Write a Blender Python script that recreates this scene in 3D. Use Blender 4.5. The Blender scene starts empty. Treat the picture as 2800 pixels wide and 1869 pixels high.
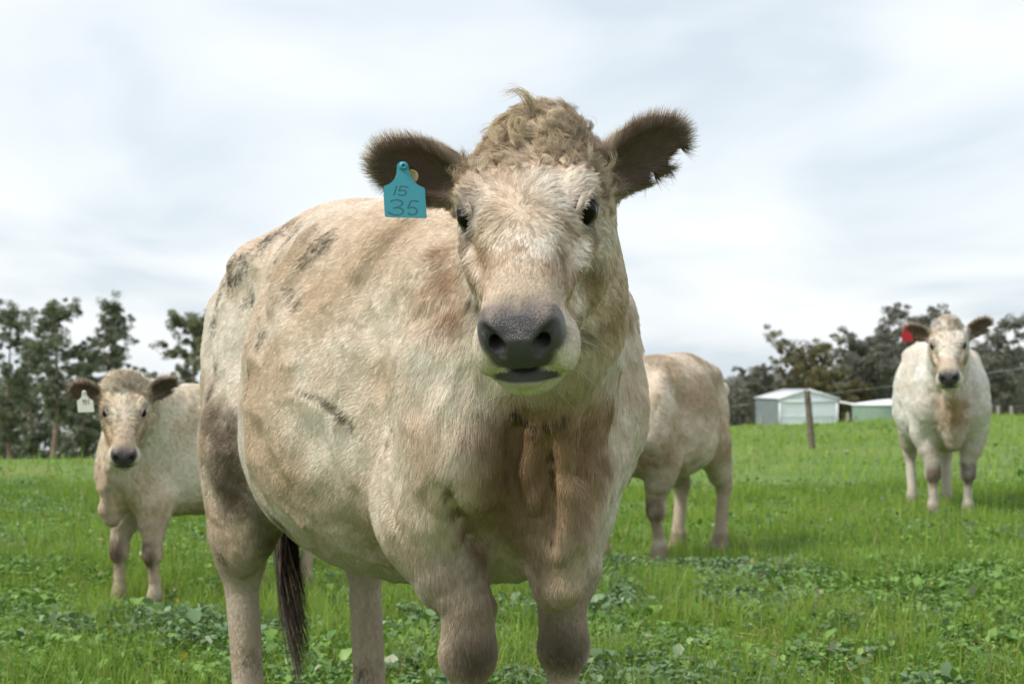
import bpy, bmesh, math, random, time
import numpy as np
from mathutils import Vector, Matrix

# ------------------------------------------------------------------ camera, sky, sun, exposure
scene = bpy.context.scene
COL = scene.collection
CAM_Z, LENS = 0.96, 60.0
cam_data = bpy.data.cameras.new('camera')
cam_data.lens = LENS
cam_data.sensor_width = 36.0
cam_data.clip_start = 0.05
cam_data.clip_end = 6000.0
cam_data.dof.use_dof = True
cam_data.dof.focus_distance = 3.02
cam_data.dof.aperture_fstop = 9.0
cam = bpy.data.objects.new('camera', cam_data)
COL.objects.link(cam)
cam.location = (0, 0, CAM_Z)
cam.rotation_euler = (math.radians(90 + 1.46), 0, 0)
scene.camera = cam

SUN_EL, SUN_AZ = 52.0, -112.0            # degrees; azimuth measured from +Y (view direction) towards +X
world = bpy.data.worlds.new('World')
scene.world = world
world.use_nodes = True


def build_world():
    nt = world.node_tree
    nt.nodes.clear()
    N, Lk = nt.nodes.new, nt.links.new
    out = N('ShaderNodeOutputWorld')
    bg = N('ShaderNodeBackground')
    bg.inputs['Strength'].default_value = 0.12
    sky = N('ShaderNodeTexSky')
    sky.sky_type = 'NISHITA'
    sky.sun_disc = False
    sky.sun_elevation = math.radians(SUN_EL)
    sky.sun_rotation = math.radians(SUN_AZ)
    sky.air_density = 1.0
    sky.dust_density = 2.0
    # cloud deck: view direction projected on a plane overhead, so clouds flatten towards the horizon
    tc = N('ShaderNodeTexCoord')
    sep = N('ShaderNodeSeparateXYZ')
    Lk(tc.outputs['Generated'], sep.inputs[0])
    zc = N('ShaderNodeMath'); zc.operation = 'MAXIMUM'; zc.inputs[1].default_value = 0.0
    Lk(sep.outputs['Z'], zc.inputs[0])
    za = N('ShaderNodeMath'); za.operation = 'ADD'; za.inputs[1].default_value = 0.16
    Lk(zc.outputs[0], za.inputs[0])
    dx = N('ShaderNodeMath'); dx.operation = 'DIVIDE'
    dy = N('ShaderNodeMath'); dy.operation = 'DIVIDE'
    Lk(sep.outputs['X'], dx.inputs[0]); Lk(za.outputs[0], dx.inputs[1])
    Lk(sep.outputs['Y'], dy.inputs[0]); Lk(za.outputs[0], dy.inputs[1])
    cmb = N('ShaderNodeCombineXYZ')
    Lk(dx.outputs[0], cmb.inputs[0]); Lk(dy.outputs[0], cmb.inputs[1])
    mp = N('ShaderNodeMapping')
    mp.inputs['Location'].default_value = (SKYOFF[0], SKYOFF[1], 0.0)
    mp.inputs['Scale'].default_value = (1.15, 0.8, 1.0)
    Lk(cmb.outputs[0], mp.inputs[0])
    n1 = N('ShaderNodeTexNoise')
    n1.inputs['Scale'].default_value = 1.15
    n1.inputs['Detail'].default_value = 8.0
    n1.inputs['Roughness'].default_value = 0.45
    n1.inputs['Distortion'].default_value = 0.35
    Lk(mp.outputs[0], n1.inputs['Vector'])
    rmp = N('ShaderNodeValToRGB')
    e = rmp.color_ramp.elements
    e[0].position = 0.37; e[0].color = (*SKY_LO, 1)
    e[1].position = 0.60; e[1].color = (*SKY_HI, 1)
    m = rmp.color_ramp.elements.new(0.48); m.color = (*SKY_MID, 1)
    Lk(n1.outputs['Fac'], rmp.inputs[0])
    mix = N('ShaderNodeMixRGB')
    mix.inputs['Fac'].default_value = 0.93           # thick overcast: little of the clear sky gets through
    Lk(sky.outputs[0], mix.inputs[1])
    Lk(rmp.outputs[0], mix.inputs[2])
    Lk(mix.outputs[0], bg.inputs['Color'])
    Lk(bg.outputs[0], out.inputs[0])


SKYOFF = (1.3, 6.6)
SKY_LO = (2.70, 3.02, 3.28)
SKY_MID = (3.34, 3.54, 3.70)
SKY_HI = (3.78, 3.90, 4.00)
build_world()

sun_data = bpy.data.lights.new('sun', 'SUN')
sun_data.energy = 1.5
sun_data.angle = math.radians(12)
sun_data.color = (1.0, 0.93, 0.82)
sun = bpy.data.objects.new('sun', sun_data)
COL.objects.link(sun)
sun.rotation_euler = (math.radians(90 - SUN_EL), 0, math.radians(180 - SUN_AZ))

scene.view_settings.view_transform = 'Standard'
scene.view_settings.look = 'None'
scene.view_settings.exposure = 1.16
scene.view_settings.gamma = 1.0
scene.view_settings.use_curve_mapping = False
scene.render.engine = 'CYCLES'
scene.cycles.use_denoising = True
scene.cycles.max_bounces = 9
scene.cycles.diffuse_bounces = 7
scene.cycles.transmission_bounces = 7
scene.cycles.transparent_max_bounces = 6
scene.cycles_curves.shape = 'RIBBONS'
scene.cycles_curves.subdivisions = 2

RNG = np.random.default_rng(7)


# ------------------------------------------------------------------ helpers
def tag(o, label=None, cat=None, group=None, kind=None):
    if label: o['label'] = label
    if cat: o['category'] = cat
    if group: o['group'] = group
    if kind: o['kind'] = kind
    return o


def link(name, data, parent=None, mat=None):
    o = bpy.data.objects.new(name, data)
    COL.objects.link(o)
    if parent is not None:
        o.parent = parent
    if mat is not None and hasattr(data, 'materials'):
        data.materials.append(mat)
    return o


def empty(name, loc=(0, 0, 0), rz=0.0):
    o = bpy.data.objects.new(name, None)
    o.empty_display_size = 0.1
    COL.objects.link(o)
    o.location = loc
    o.rotation_euler = (0, 0, rz)
    return o


def mesh_from(name, verts, faces, smooth=False):
    me = bpy.data.meshes.new(name)
    verts = np.asarray(verts, np.float32)
    faces = np.asarray(faces, np.int32)
    nf, k = faces.shape
    me.vertices.add(len(verts))
    me.vertices.foreach_set('co', verts.ravel())
    me.loops.add(nf * k)
    me.loops.foreach_set('vertex_index', faces.ravel())
    me.polygons.add(nf)
    me.polygons.foreach_set('loop_start', np.arange(0, nf * k, k, dtype=np.int32))
    me.polygons.foreach_set('loop_total', np.full(nf, k, np.int32))
    me.update(calc_edges=True)
    if smooth:
        me.polygons.foreach_set('use_smooth', np.ones(nf, bool))
    return me


def set_color(me, name, rgb, domain='POINT'):
    a = me.attributes.new(name, 'FLOAT_COLOR', domain)
    rgba = np.ones((len(rgb), 4), np.float32)
    rgba[:, :3] = rgb
    a.data.foreach_set('color', rgba.ravel())


def material(name):
    m = bpy.data.materials.new(name)
    m.use_nodes = True
    nt = m.node_tree
    return m, nt, nt.nodes['Principled BSDF']


def node(nt, kind, **kw):
    n = nt.nodes.new(kind)
    for k, v in kw.items():
        if k in n.inputs.keys():
            n.inputs[k].default_value = v
        else:
            setattr(n, k, v)
    return n


def plain(name, col, rough=0.7, noise=0.0, scale=20.0, metallic=0.0, bump=0.0):
    """colour with a little procedural mottling and relief"""
    m, nt, b = material(name)
    b.inputs['Roughness'].default_value = rough
    b.inputs['Metallic'].default_value = metallic
    b.inputs['Base Color'].default_value = (*col, 1)
    if noise > 0 or bump > 0:
        tc = node(nt, 'ShaderNodeTexCoord')
        nz = node(nt, 'ShaderNodeTexNoise', Scale=scale, Detail=5.0, Roughness=0.6)
        nt.links.new(tc.outputs['Object'], nz.inputs['Vector'])
        if noise > 0:
            hi = tuple(min(1, c * (1 + noise)) for c in col)
            lo = tuple(c * (1 - noise) for c in col)
            r = node(nt, 'ShaderNodeValToRGB')
            r.color_ramp.elements[0].position = 0.3
            r.color_ramp.elements[1].position = 0.7
            r.color_ramp.elements[0].color = (*lo, 1)
            r.color_ramp.elements[1].color = (*hi, 1)
            nt.links.new(nz.outputs['Fac'], r.inputs[0])
            nt.links.new(r.outputs[0], b.inputs['Base Color'])
        if bump > 0:
            bp = node(nt, 'ShaderNodeBump', Strength=bump, Distance=0.01)
            nt.links.new(nz.outputs['Fac'], bp.inputs['Height'])
            nt.links.new(bp.outputs[0], b.inputs['Normal'])
    return m


def hash3(i, j, k, seed):
    h = (i.astype(np.int64) * 374761393 + j.astype(np.int64) * 668265263 + k.astype(np.int64) * 2147483647 + seed * 144665) & 0xFFFFFFFF
    h = ((h ^ (h >> 13)) * 1274126177) & 0xFFFFFFFF
    h = (h ^ (h >> 16)) & 0xFFFFFF
    return h.astype(np.float32) / 0xFFFFFF


def vnoise(p, scale, seed=0):
    """value noise in 0..1"""
    q = np.asarray(p, np.float32) * scale + 100.0
    i = np.floor(q).astype(np.int32)
    t = q - i
    t = t * t * (3 - 2 * t)
    x, y, z = i[:, 0], i[:, 1], i[:, 2]
    r = 0
    for a in (0, 1):
        wx = t[:, 0] if a else 1 - t[:, 0]
        for b in (0, 1):
            wy = t[:, 1] if b else 1 - t[:, 1]
            for c in (0, 1):
                wz = t[:, 2] if c else 1 - t[:, 2]
                r = r + wx * wy * wz * hash3(x + a, y + b, z + c, seed)
    return r


def fbm(p, scale, octs=4, seed=0, gain=0.5):
    r, a, tot = 0, 1.0, 0
    for o in range(octs):
        r = r + a * vnoise(p, scale * 2 ** o, seed + 17 * o)
        tot += a
        a *= gain
    return r / tot


def sstep(a, b, x):
    t = np.clip((x - a) / (b - a), 0, 1)
    return t * t * (3 - 2 * t)


def unit(v):
    v = np.asarray(v, float)
    return v / np.linalg.norm(v)


def normed(v):
    return v / np.maximum(np.linalg.norm(v, axis=1, keepdims=True), 1e-9)

BUILD = {}
RES = {'steer': (.009, .0036), 'calf': (.016, .008)}
HAIR = {'steer': 420000, 'calf': 60000}


# ------------------------------------------------------------------ ground
def crest(tx):
    return np.interp(tx, [-.60, -.30, -.24, .0, .13, .19, .28, .60], [18, 18.6, 19, 27, 37, 41, 52, 66])


HOLLOWS = [(3.44, 13.6, .10, 1.3), (-1.40, 7.9, .055, .95), (.93, 10.0, .065, 1.1)]      # trodden hollows the other cattle stand in


def ground_z(x, y):
    x, y = np.asarray(x, float), np.asarray(y, float)
    ys = np.maximum(y, 1.0)
    tx = x / ys
    dc = crest(tx)
    slope = np.interp(tx, [-.3, .1, .3], [.055, .030, .030])
    t = np.maximum(ys - dc, 0)
    z = -slope * t * t / (t + 7.0)
    p = np.stack([x, y, np.zeros_like(x)], -1).reshape(-1, 3)
    amp = np.clip((ys - 4) / 14, 0, 1) * np.clip(1.6 - ys / 120, 0.2, 1)
    n = (fbm(p, .22, 3, 5) - .5).reshape(x.shape)
    n2 = (fbm(p, 1.3, 2, 8) - .5).reshape(x.shape)
    z = z + amp * (.16 * n + .035 * n2)
    for (cx, cy, dep, rad) in HOLLOWS:
        z = z - dep * np.exp(-(((x - cx) / rad) ** 2 + ((y - cy) / (rad * .9)) ** 2) ** 2)
    return z


def field_material():
    m, nt, b = material('pasture_soil_and_turf')
    tc = node(nt, 'ShaderNodeTexCoord')
    n1 = node(nt, 'ShaderNodeTexNoise', Scale=.35, Detail=6.0, Roughness=.6)
    n2 = node(nt, 'ShaderNodeTexNoise', Scale=9.0, Detail=6.0, Roughness=.7)
    nt.links.new(tc.outputs['Object'], n1.inputs['Vector'])
    nt.links.new(tc.outputs['Object'], n2.inputs['Vector'])
    r1 = node(nt, 'ShaderNodeValToRGB')
    el = r1.color_ramp.elements
    el[0].position = .34; el[0].color = (.11, .20, .025, 1)
    el[1].position = .66; el[1].color = (.23, .27, .055, 1)
    q = el.new(.5); q.color = (.15, .26, .035, 1)
    nt.links.new(n1.outputs['Fac'], r1.inputs[0])
    r2 = node(nt, 'ShaderNodeValToRGB')
    r2.color_ramp.elements[0].position = .35; r2.color_ramp.elements[0].color = (.35, .35, .35, 1)
    r2.color_ramp.elements[1].position = .65; r2.color_ramp.elements[1].color = (1, 1, 1, 1)
    nt.links.new(n2.outputs['Fac'], r2.inputs[0])
    mx = node(nt, 'ShaderNodeMixRGB', blend_type='MULTIPLY')
    mx.inputs[0].default_value = .8
    nt.links.new(r1.outputs[0], mx.inputs[1]); nt.links.new(r2.outputs[0], mx.inputs[2])
    nt.links.new(mx.outputs[0], b.inputs['Base Color'])
    b.inputs['Roughness'].default_value = .95
    bp = node(nt, 'ShaderNodeBump', Strength=.6, Distance=.05)
    nt.links.new(n2.outputs['Fac'], bp.inputs['Height'])
    nt.links.new(bp.outputs[0], b.inputs['Normal'])
    return m


def build_ground():
    ys = np.concatenate([np.arange(-30, 2, 4.0), np.arange(2, 30, .3), np.arange(30, 80, .8), np.geomspace(80, 4500, 50)])
    ts = np.concatenate([np.linspace(-3, -.8, 12), np.linspace(-.75, .75, 121), np.linspace(.8, 3, 12)])
    Y, Tt = np.meshgrid(ys, ts, indexing='ij')
    X = Tt * np.maximum(Y, 25.0)
    Z = ground_z(X, Y)
    V = np.stack([X, Y, Z], -1).reshape(-1, 3)
    n, m = X.shape
    i = np.arange(n - 1)[:, None] * m + np.arange(m - 1)[None, :]
    Fq = np.stack([i, i + 1, i + m + 1, i + m], -1).reshape(-1, 4)
    o = link('ground', mesh_from('ground', V, Fq, smooth=True), mat=field_material())
    tag(o, kind='structure')
    return o


build_ground()


# ------------------------------------------------------------------ trees
def tube_mesh(paths, seg=7):
    """paths: list of (points, radii) -> verts, faces"""
    V, Fc = [], []
    for pts, rad in paths:
        pts = np.asarray(pts, float)
        base = len(V)
        d = np.gradient(pts, axis=0)
        for k in range(len(pts)):
            t = unit(d[k])
            a = unit(np.cross(t, (0.31, .77, .2)))
            b = np.cross(t, a)
            for s in range(seg):
                an = 2 * math.pi * s / seg
                V.append(pts[k] + (a * math.cos(an) + b * math.sin(an)) * rad[k])
        for k in range(len(pts) - 1):
            for s in range(seg):
                s2 = (s + 1) % seg
                Fc.append((base + k * seg + s, base + k * seg + s2, base + (k + 1) * seg + s2, base + (k + 1) * seg + s))
    return V, Fc


def leaf_material(name, col, var=.35, trans=.25):
    m, nt, b = material(name)
    at = node(nt, 'ShaderNodeAttribute', attribute_name='leaf')
    nt.links.new(at.outputs['Color'], b.inputs['Base Color'])
    b.inputs['Roughness'].default_value = .55
    b.inputs['Specular IOR Level'].default_value = .35
    tr = node(nt, 'ShaderNodeBsdfTranslucent')
    nt.links.new(at.outputs['Color'], tr.inputs['Color'])
    ms = node(nt, 'ShaderNodeMixShader'); ms.inputs[0].default_value = trans
    nt.links.new(b.outputs[0], ms.inputs[1]); nt.links.new(tr.outputs[0], ms.inputs[2])
    nt.links.new(ms.outputs[0], nt.nodes['Material Output'].inputs[0])
    return m


LEAF = leaf_material('tree_leaf', None)
BARK = plain('eucalypt_bark', (.24, .17, .13), .9, .45, 3.0, bump=.4)


def leaf_cloud(centers, radii, n_each, size, cols, rng, flat=.7, droop=.6):
    """clumps of narrow hanging leaves; returns verts, quads, per-vertex colour"""
    C = np.repeat(np.asarray(centers, float), n_each, axis=0)
    R = np.repeat(np.asarray(radii, float), n_each)
    n = len(C)
    d = normed(rng.normal(size=(n, 3)))
    r = R * rng.random(n) ** .45
    p = C + d * r[:, None] * np.array((1, 1, flat))
    ax = normed(rng.normal(size=(n, 3)) + np.array((0, 0, -droop)))
    sd = normed(np.cross(ax, rng.normal(size=(n, 3))))
    L = size * rng.uniform(.6, 1.4, n)[:, None]
    W = L * rng.uniform(.28, .5, n)[:, None]
    V = np.stack([p - ax * L * .5, p + sd * W * .5, p + ax * L * .5, p - sd * W * .5], 1).reshape(-1, 3)
    Q = np.arange(n * 4).reshape(-1, 4)
    tint = np.repeat(rng.random(len(centers)), n_each) * .6 + rng.random(n) * .4
    c = np.asarray(cols[0]) * (1 - tint[:, None]) + np.asarray(cols[1]) * tint[:, None]
    return V, Q, np.repeat(c, 4, axis=0)


def gum_tree(name, label, base, height, spread, rng, cols, bare=.32, n_limb=13, clumps=18, leaves=70, leaf=.30, shape='round', group=None, bark=BARK, trunk=.22):
    root = empty(name, base)
    tag(root, label, 'tree', group)
    H = height
    lean = rng.normal(0, .03, 2)
    ts = np.linspace(0, 1, 9)
    axis = np.stack([lean[0] * H * ts + .018 * H * np.sin(ts * 5 + rng.random() * 6), lean[1] * H * ts, H * .95 * ts], 1)
    tr = trunk * H / 15
    paths = [(axis, tr * (1.05 - .92 * ts))]
    cc, cr = [], []
    for k in range(n_limb):
        f = bare + (1 - bare) * ((k + rng.random() * .8) / n_limb)
        f = min(f, .96)
        p0 = np.array([np.interp(f, ts, axis[:, i]) for i in range(3)])
        a = k * 2.4 + rng.normal(0, .4)
        prof = {'round': math.sin(math.pi * min(1, (1 - f) / (1 - bare) * .80 + .18)), 'spire': (1 - f) / (1 - bare) * .95 + .10,
                'flat': .45 + .7 * f}[shape]
        Lb = spread * prof * rng.uniform(.65, 1.15)
        up = rng.uniform(.25, .75)
        p1 = p0 + np.array((math.cos(a), math.sin(a), up * .6)) * Lb * .55
        p2 = p0 + np.array((math.cos(a), math.sin(a), up)) * Lb
        paths.append(([p0, p1, p2], [tr * .38 * (1.1 - f), tr * .24 * (1.1 - f), tr * .06]))
        for c in range(clumps):
            u = rng.uniform(.25, 1.10)
            q = p0 + (p2 - p0) * u + rng.normal(0, .15, 3) * spread * np.array((1, 1, .7))
            cc.append(q); cr.append(spread * rng.uniform(.06, .19))
    for c in range(3):
        cc.append(axis[-1] + rng.normal(0, .08, 3) * spread + (0, 0, .1)); cr.append(spread * .18)
    v, f = tube_mesh(paths)
    link('trunk', mesh_from(name + '_trunk', v, f, True), root, bark)
    V, Q, c = leaf_cloud(cc, cr, int(leaves * .75), leaf, cols, rng)
    me = mesh_from(name + '_crown', V, Q)
    set_color(me, 'leaf', c)
    link('crown', me, root, LEAF)
    return root


def at(px, py, depth):
    """world point that the pixel of the 2349-wide photograph shows at a given distance (layout aid)"""
    a = math.radians(1.46)
    x, yv = (px - 1174.5) / 3915 * depth, -(py - 784) / 3915 * depth
    return np.array([x, depth * math.cos(a) - yv * math.sin(a), CAM_Z + depth * math.sin(a) + yv * math.cos(a)])


def plant_tree(px, top, depth, width, name, label, cols, rng, **kw):
    p = at(px, top, depth)
    z0 = float(ground_z(p[0], p[1])) - .3
    return gum_tree(name, label, (p[0], p[1], z0), p[2] - z0, width * depth / 3915 / 2, rng, cols, **kw)


GUM = ((.110, .132, .085), (.26, .285, .180))
GUM2 = ((.115, .132, .080), (.27, .280, .170))
SHE = ((.130, .134, .108), (.26, .262, .212))  # foliage greyed and paled so distance haze is painted in
OLIVE = ((.115, .112, .055), (.25, .225, .110))
if BUILD.get('trees', 1):
    rng = np.random.default_rng(5)
    GL, GR = 'tall eucalypts at the left edge of the paddock', 'trees behind the shed'
    plant_tree(30, 705, 168, 175, 'eucalyptus_tree', 'tall eucalyptus at the left edge of the picture', GUM, rng, bare=.24, n_limb=16, leaves=80, shape='round', group=GL)
    plant_tree(128, 690, 160, 165, 'eucalyptus_tree', 'tall broad-topped eucalyptus, second from the left', GUM, rng, bare=.36, n_limb=16, trunk=.27, leaves=80, shape='round', group=GL)
    plant_tree(258, 678, 164, 170, 'eucalyptus_tree', 'tall pointed eucalyptus with open sky between its limbs, behind the calf', GUM, rng, bare=.30, n_limb=15, trunk=.26, leaves=75, shape='spire', group=GL)
    plant_tree(196, 800, 172, 130, 'eucalyptus_tree', 'lower bushy eucalyptus between the two tallest ones at left', GUM, rng, bare=.12, n_limb=13, leaves=80, shape='round', group=GL)
    plant_tree(432, 722, 150, 185, 'eucalyptus_tree', 'dense eucalyptus standing between the calf and the steer\'s rump', GUM2, rng, bare=.10, n_limb=18, leaves=95, shape='round', group=GL)
    plant_tree(75, 820, 176, 140, 'eucalyptus_tree', 'low dark eucalyptus below the crowns at far left', GUM, rng, bare=.10, n_limb=12, leaves=80, shape='round', group=GL)
    plant_tree(340, 905, 178, 120, 'eucalyptus_tree', 'small dark eucalyptus low behind the calf\'s right ear', GUM, rng, bare=.05, n_limb=12, leaves=70, shape='round', group=GL)
    plant_tree(1842, 795, 190, 165, 'eucalyptus_tree', 'green-topped eucalyptus rising right above the white shed', OLIVE, rng, bare=.42, n_limb=14, leaves=80, shape='flat', group=GR)
    plant_tree(1985, 785, 175, 185, 'sheoak_tree', 'large brownish tree left of the white cow\'s head', SHE, rng, bare=.08, n_limb=22, leaves=110, shape='round', group=GR)
    plant_tree(2100, 725, 180, 175, 'sheoak_tree', 'tall brownish tree right behind the white cow\'s head', SHE, rng, bare=.10, n_limb=20, leaves=100, shape='round', group=GR)
    plant_tree(2312, 735, 178, 150, 'sheoak_tree', 'open brown-grey tree at the right edge of the picture', SHE, rng, bare=.15, n_limb=17, leaves=65, shape='round', group=GR)
    plant_tree(2230, 800, 184, 150, 'sheoak_tree', 'lower brownish tree just right of the white cow\'s ear', SHE, rng, bare=.08, n_limb=14, leaves=90, shape='round', group=GR)
    plant_tree(1900, 860, 170, 120, 'bushy_tree', 'low olive green bushy tree beside the right wall of the shed', OLIVE, rng, bare=.05, n_limb=14, leaves=90, shape='round', group=GR)
    plant_tree(1735, 838, 196, 110, 'sheoak_tree', 'thin brown tree left of the shed roof', SHE, rng, bare=.12, n_limb=12, leaves=60, shape='round', group=GR)
    plant_tree(1968, 880, 172, 100, 'bushy_tree', 'low olive green bushy tree above the green tank', OLIVE, rng, bare=.05, n_limb=12, leaves=80, shape='round', group=GR)

    def wood(name, label, x0, x1, depth, tops, cols, seed, n):
        """far-off wood that reads as one mass: many small crowns"""
        r = np.random.default_rng(seed)
        cc, cr = [], []
        for i in range(n):
            px = r.uniform(x0, x1)
            dep = depth + r.uniform(-14, 24)
            top = np.interp(px, *tops) + abs(r.normal(0, 9))
            p = at(px, top, dep)
            z0 = float(ground_z(p[0], p[1]))
            hh = max(p[2] - z0, 1)
            for k in range(9):
                cc.append((p[0] + r.normal(0, .8), p[1] + r.normal(0, .8), z0 + hh * r.uniform(.05, .93))); cr.append(r.uniform(.8, 1.6))
        V, Q, c = leaf_cloud(cc, cr, 26, .55, cols, r)
        me = mesh_from(name, V, Q)
        set_color(me, 'leaf', c)
        tag(link(name, me, mat=LEAF), label, 'trees', kind='stuff')

    wood('distant_trees', 'dark low belt of distant trees along the left skyline', -420, 1450, 190, ([-420, 40, 160, 230, 330, 400, 480, 620, 1450], [850, 860, 880, 900, 935, 900, 880, 880, 860]), GUM, 31, 420)
    wood('distant_wood', 'brownish distant wood behind the shed and tank', 1380, 2620, 215, ([1380, 1690, 1830, 1900, 1990, 2100, 2200, 2330, 2620], [856, 858, 850, 828, 792, 770, 785, 788, 792]), SHE, 32, 560)


# ------------------------------------------------------------------ shed, tank, fence
def box_into(V, Fc, lo, hi):
    b = len(V)
    for x in (lo[0], hi[0]):
        for y in (lo[1], hi[1]):
            for z in (lo[2], hi[2]):
                V.append((x, y, z))
    for f in ((0, 1, 3, 2), (4, 6, 7, 5), (0, 4, 5, 1), (2, 3, 7, 6), (0, 2, 6, 4), (1, 5, 7, 3)):
        Fc.append(tuple(b + i for i in f))


def boxes(name, lst, parent, mat):
    V, Fc = [], []
    for lo, hi in lst:
        box_into(V, Fc, lo, hi)
    return link(name, mesh_from(name, V, Fc), parent, mat)


def ribbed_wall(name, p0, p1, z0, top, parent, mat, pitch=.30, depth=.05):
    """trapezoid-ribbed metal wall from p0 to p1 (plan), upright, top(s) gives the height along it"""
    p0, p1 = np.asarray(p0, float), np.asarray(p1, float)
    L = np.linalg.norm(p1 - p0)
    d = (p1 - p0) / L
    nrm = np.array((d[1], -d[0]))
    prof = []
    s = 0.0
    while s < L:
        for f, o in ((0, 0), (.45, 0), (.55, 1), (.90, 1)):
            if s + f * pitch <= L:
                prof.append((s + f * pitch, o * depth))
        s += pitch
    prof.append((L, 0))
    V, Fc = [], []
    for (s, o) in prof:
        q = p0 + d * s + nrm * o
        V += [(q[0], q[1], z0), (q[0], q[1], top(s / L))]
    for i in range(len(prof) - 1):
        Fc.append((2 * i, 2 * i + 2, 2 * i + 3, 2 * i + 1))
    return link(name, mesh_from(name, V, Fc), parent, mat)


if BUILD.get('shed', 1):
    WHITE = plain('white_painted_steel', (.80, .85, .90), .5, .06, 1.5)
    TRIM = plain('white_trim', (.72, .75, .78), .45)
    SLATE = plain('slate_blue_steel', (.20, .235, .26), .5, .15, 1.5)
    ROOFM = plain('pale_roof_steel', (.60, .63, .66), .45, .12, 1.0)
    D = 150.0
    pl, pr = at(1787, 1000, D), at(1925, 1000, D)
    zE, zA = at(1787, 913, D)[2], at(1848, 893, D)[2]
    W = pr[0] - pl[0]
    zb = float(ground_z((pl[0] + pr[0]) / 2, D)) - .2
    Lk_ = 9.0
    ang = math.radians(5.0)
    shed = empty('shed', (pl[0], pl[1], 0), ang)
    tag(shed, 'white metal shed with low gable roof and dark side wall beyond the paddock', 'shed')
    gable = lambda f: zE + (zA - zE) * (1 - abs(2 * f - 1)) - .02
    ribbed_wall('front_wall', (0, 0), (W, 0), zb, gable, shed, WHITE)
    # the side wall runs back and outwards to the left of the picture, as seen from the paddock
    bx_ = -(at(1787, 1000, D)[0] - at(1757, 1000, D + Lk_)[0]) * .16
    ribbed_wall('side_wall', (bx_, Lk_), (0, .02), zb, lambda f: zE - .02, shed, SLATE)
    ribbed_wall('side_wall', (W, .02), (W + bx_, Lk_), zb, lambda f: zE - .02, shed, SLATE)
    ribbed_wall('back_wall', (W + bx_, Lk_), (bx_, Lk_), zb, gable, shed, SLATE)
    ov = .18
    for s0, s1 in ((-ov, W / 2), (W + ov, W / 2)):
        e0 = zE - (zA - zE) * ov / (W / 2) + .05
        V = [(s0, -.08, e0), (s1, -.08, zA + .05), (s1 + bx_, Lk_ + .2, zA + .05), (s0 + bx_, Lk_ + .2, e0)]
        V += [(x, y, z - .05) for x, y, z in V]
        link('roof_sheet', mesh_from('roof_sheet', V, [(0, 1, 2, 3), (7, 6, 5, 4), (0, 4, 5, 1), (1, 5, 6, 2), (2, 6, 7, 3), (3, 7, 4, 0)]), shed, ROOFM)
        # sloping barge board
        V = [(s0, -.15, e0 + .03), (s1, -.15, zA + .08), (s1, -.15, zA - .12), (s0, -.15, e0 - .17)]
        V += [(x, y + .06, z) for x, y, z in V]
        link('barge_board', mesh_from('barge_board', V, [(3, 2, 1, 0), (4, 5, 6, 7), (0, 1, 5, 4), (1, 2, 6, 5), (2, 3, 7, 6), (3, 0, 4, 7)]), shed, TRIM)
    boxes('head_beam', [((0, -.10, zE - .38), (W, -.06, zE - .20))], shed, TRIM)
    for sx in (-.02, W - .16):
        boxes('corner_flashing', [((sx, -.12, zb), (sx + .18, -.055, zE - .43))], shed, TRIM)
    boxes('girt', [((.2, -.10, zb + 1.55), (W - .2, -.06, zb + 1.59))], shed, WHITE)

    # round green water tank with a pale low cone roof
    GREEN = plain('green_tank_steel', (.22, .31, .25), .5, .10, 1.2)
    tc_ = at(2040, 1000, 146)
    zt = float(ground_z(tc_[0], tc_[1])) - .2
    tk = empty('water_tank', (tc_[0], tc_[1], zt))
    tag(tk, 'round pale green water tank with white roof, beside the shed', 'tank')
    Rt = 83 * 146 / 3915
    ht = at(1960, 927, 146)[2] - zt
    V, Fc = [], []
    nseg, rings = 96, 12
    for k in range(rings * 4 + 1):
        rr = Rt + (.03 if k % 4 in (1, 2) else 0)
        for s in range(nseg):
            a = 2 * math.pi * s / nseg
            V.append((rr * math.cos(a), rr * math.sin(a), ht * k / (rings * 4)))
    for k in range(rings * 4):
        for s in range(nseg):
            s2 = (s + 1) % nseg
            Fc.append((k * nseg + s, k * nseg + s2, (k + 1) * nseg + s2, (k + 1) * nseg + s))
    link('tank_wall', mesh_from('tank_wall', V, Fc, True), tk, GREEN)
    V, Fc = [], []
    prof = [(Rt + .12, ht - .06), (Rt + .12, ht + .05), (Rt * .66, ht + .22), (Rt * .33, ht + .36), (.05, ht + .46)]
    for r_, z_ in prof:
        for s in range(nseg):
            a = 2 * math.pi * s / nseg
            V.append((r_ * math.cos(a), r_ * math.sin(a), z_))
    for k in range(len(prof) - 1):
        for s in range(nseg):
            s2 = (s + 1) % nseg
            Fc.append((k * nseg + s, k * nseg + s2, (k + 1) * nseg + s2, (k + 1) * nseg + s))
    link('tank_roof', mesh_from('tank_roof', V, Fc), tk, TRIM)
    # downpipe running from the shed eave to the tank
    a, b = at(1926, 921, 148.5), at(1972, 928, 146.5)
    v, f = tube_mesh([([a, (a + b) / 2 - (0, 0, .03), b], [.09, .09, .09])], 8)
    tag(link('gutter_pipe', mesh_from('gutter_pipe', v, f, True), mat=TRIM), 'thin white pipe running from the shed eave to the green tank', 'pipe')

    # leaning fence post with two wires
    POST = plain('weathered_post_wood', (.155, .125, .10), .9, .5, 9.0, bump=.6)
    WIRE = plain('dull_wire', (.30, .31, .32), .5, metallic=.6)
    b0, t0_ = at(1866, 1046, 25.5), at(1851, 896, 25.6)
    b0[2] = float(ground_z(b0[0], b0[1])) - .25
    fence = empty('wire_fence', (b0[0], b0[1], b0[2]))
    tag(fence, 'wire fence with a leaning weathered wooden post in front of the shed', 'fence')
    ctr0 = np.array(fence.location)
    rng = np.random.default_rng(3)
    V, Fc = [], []
    seg, lev = 14, 12
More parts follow.
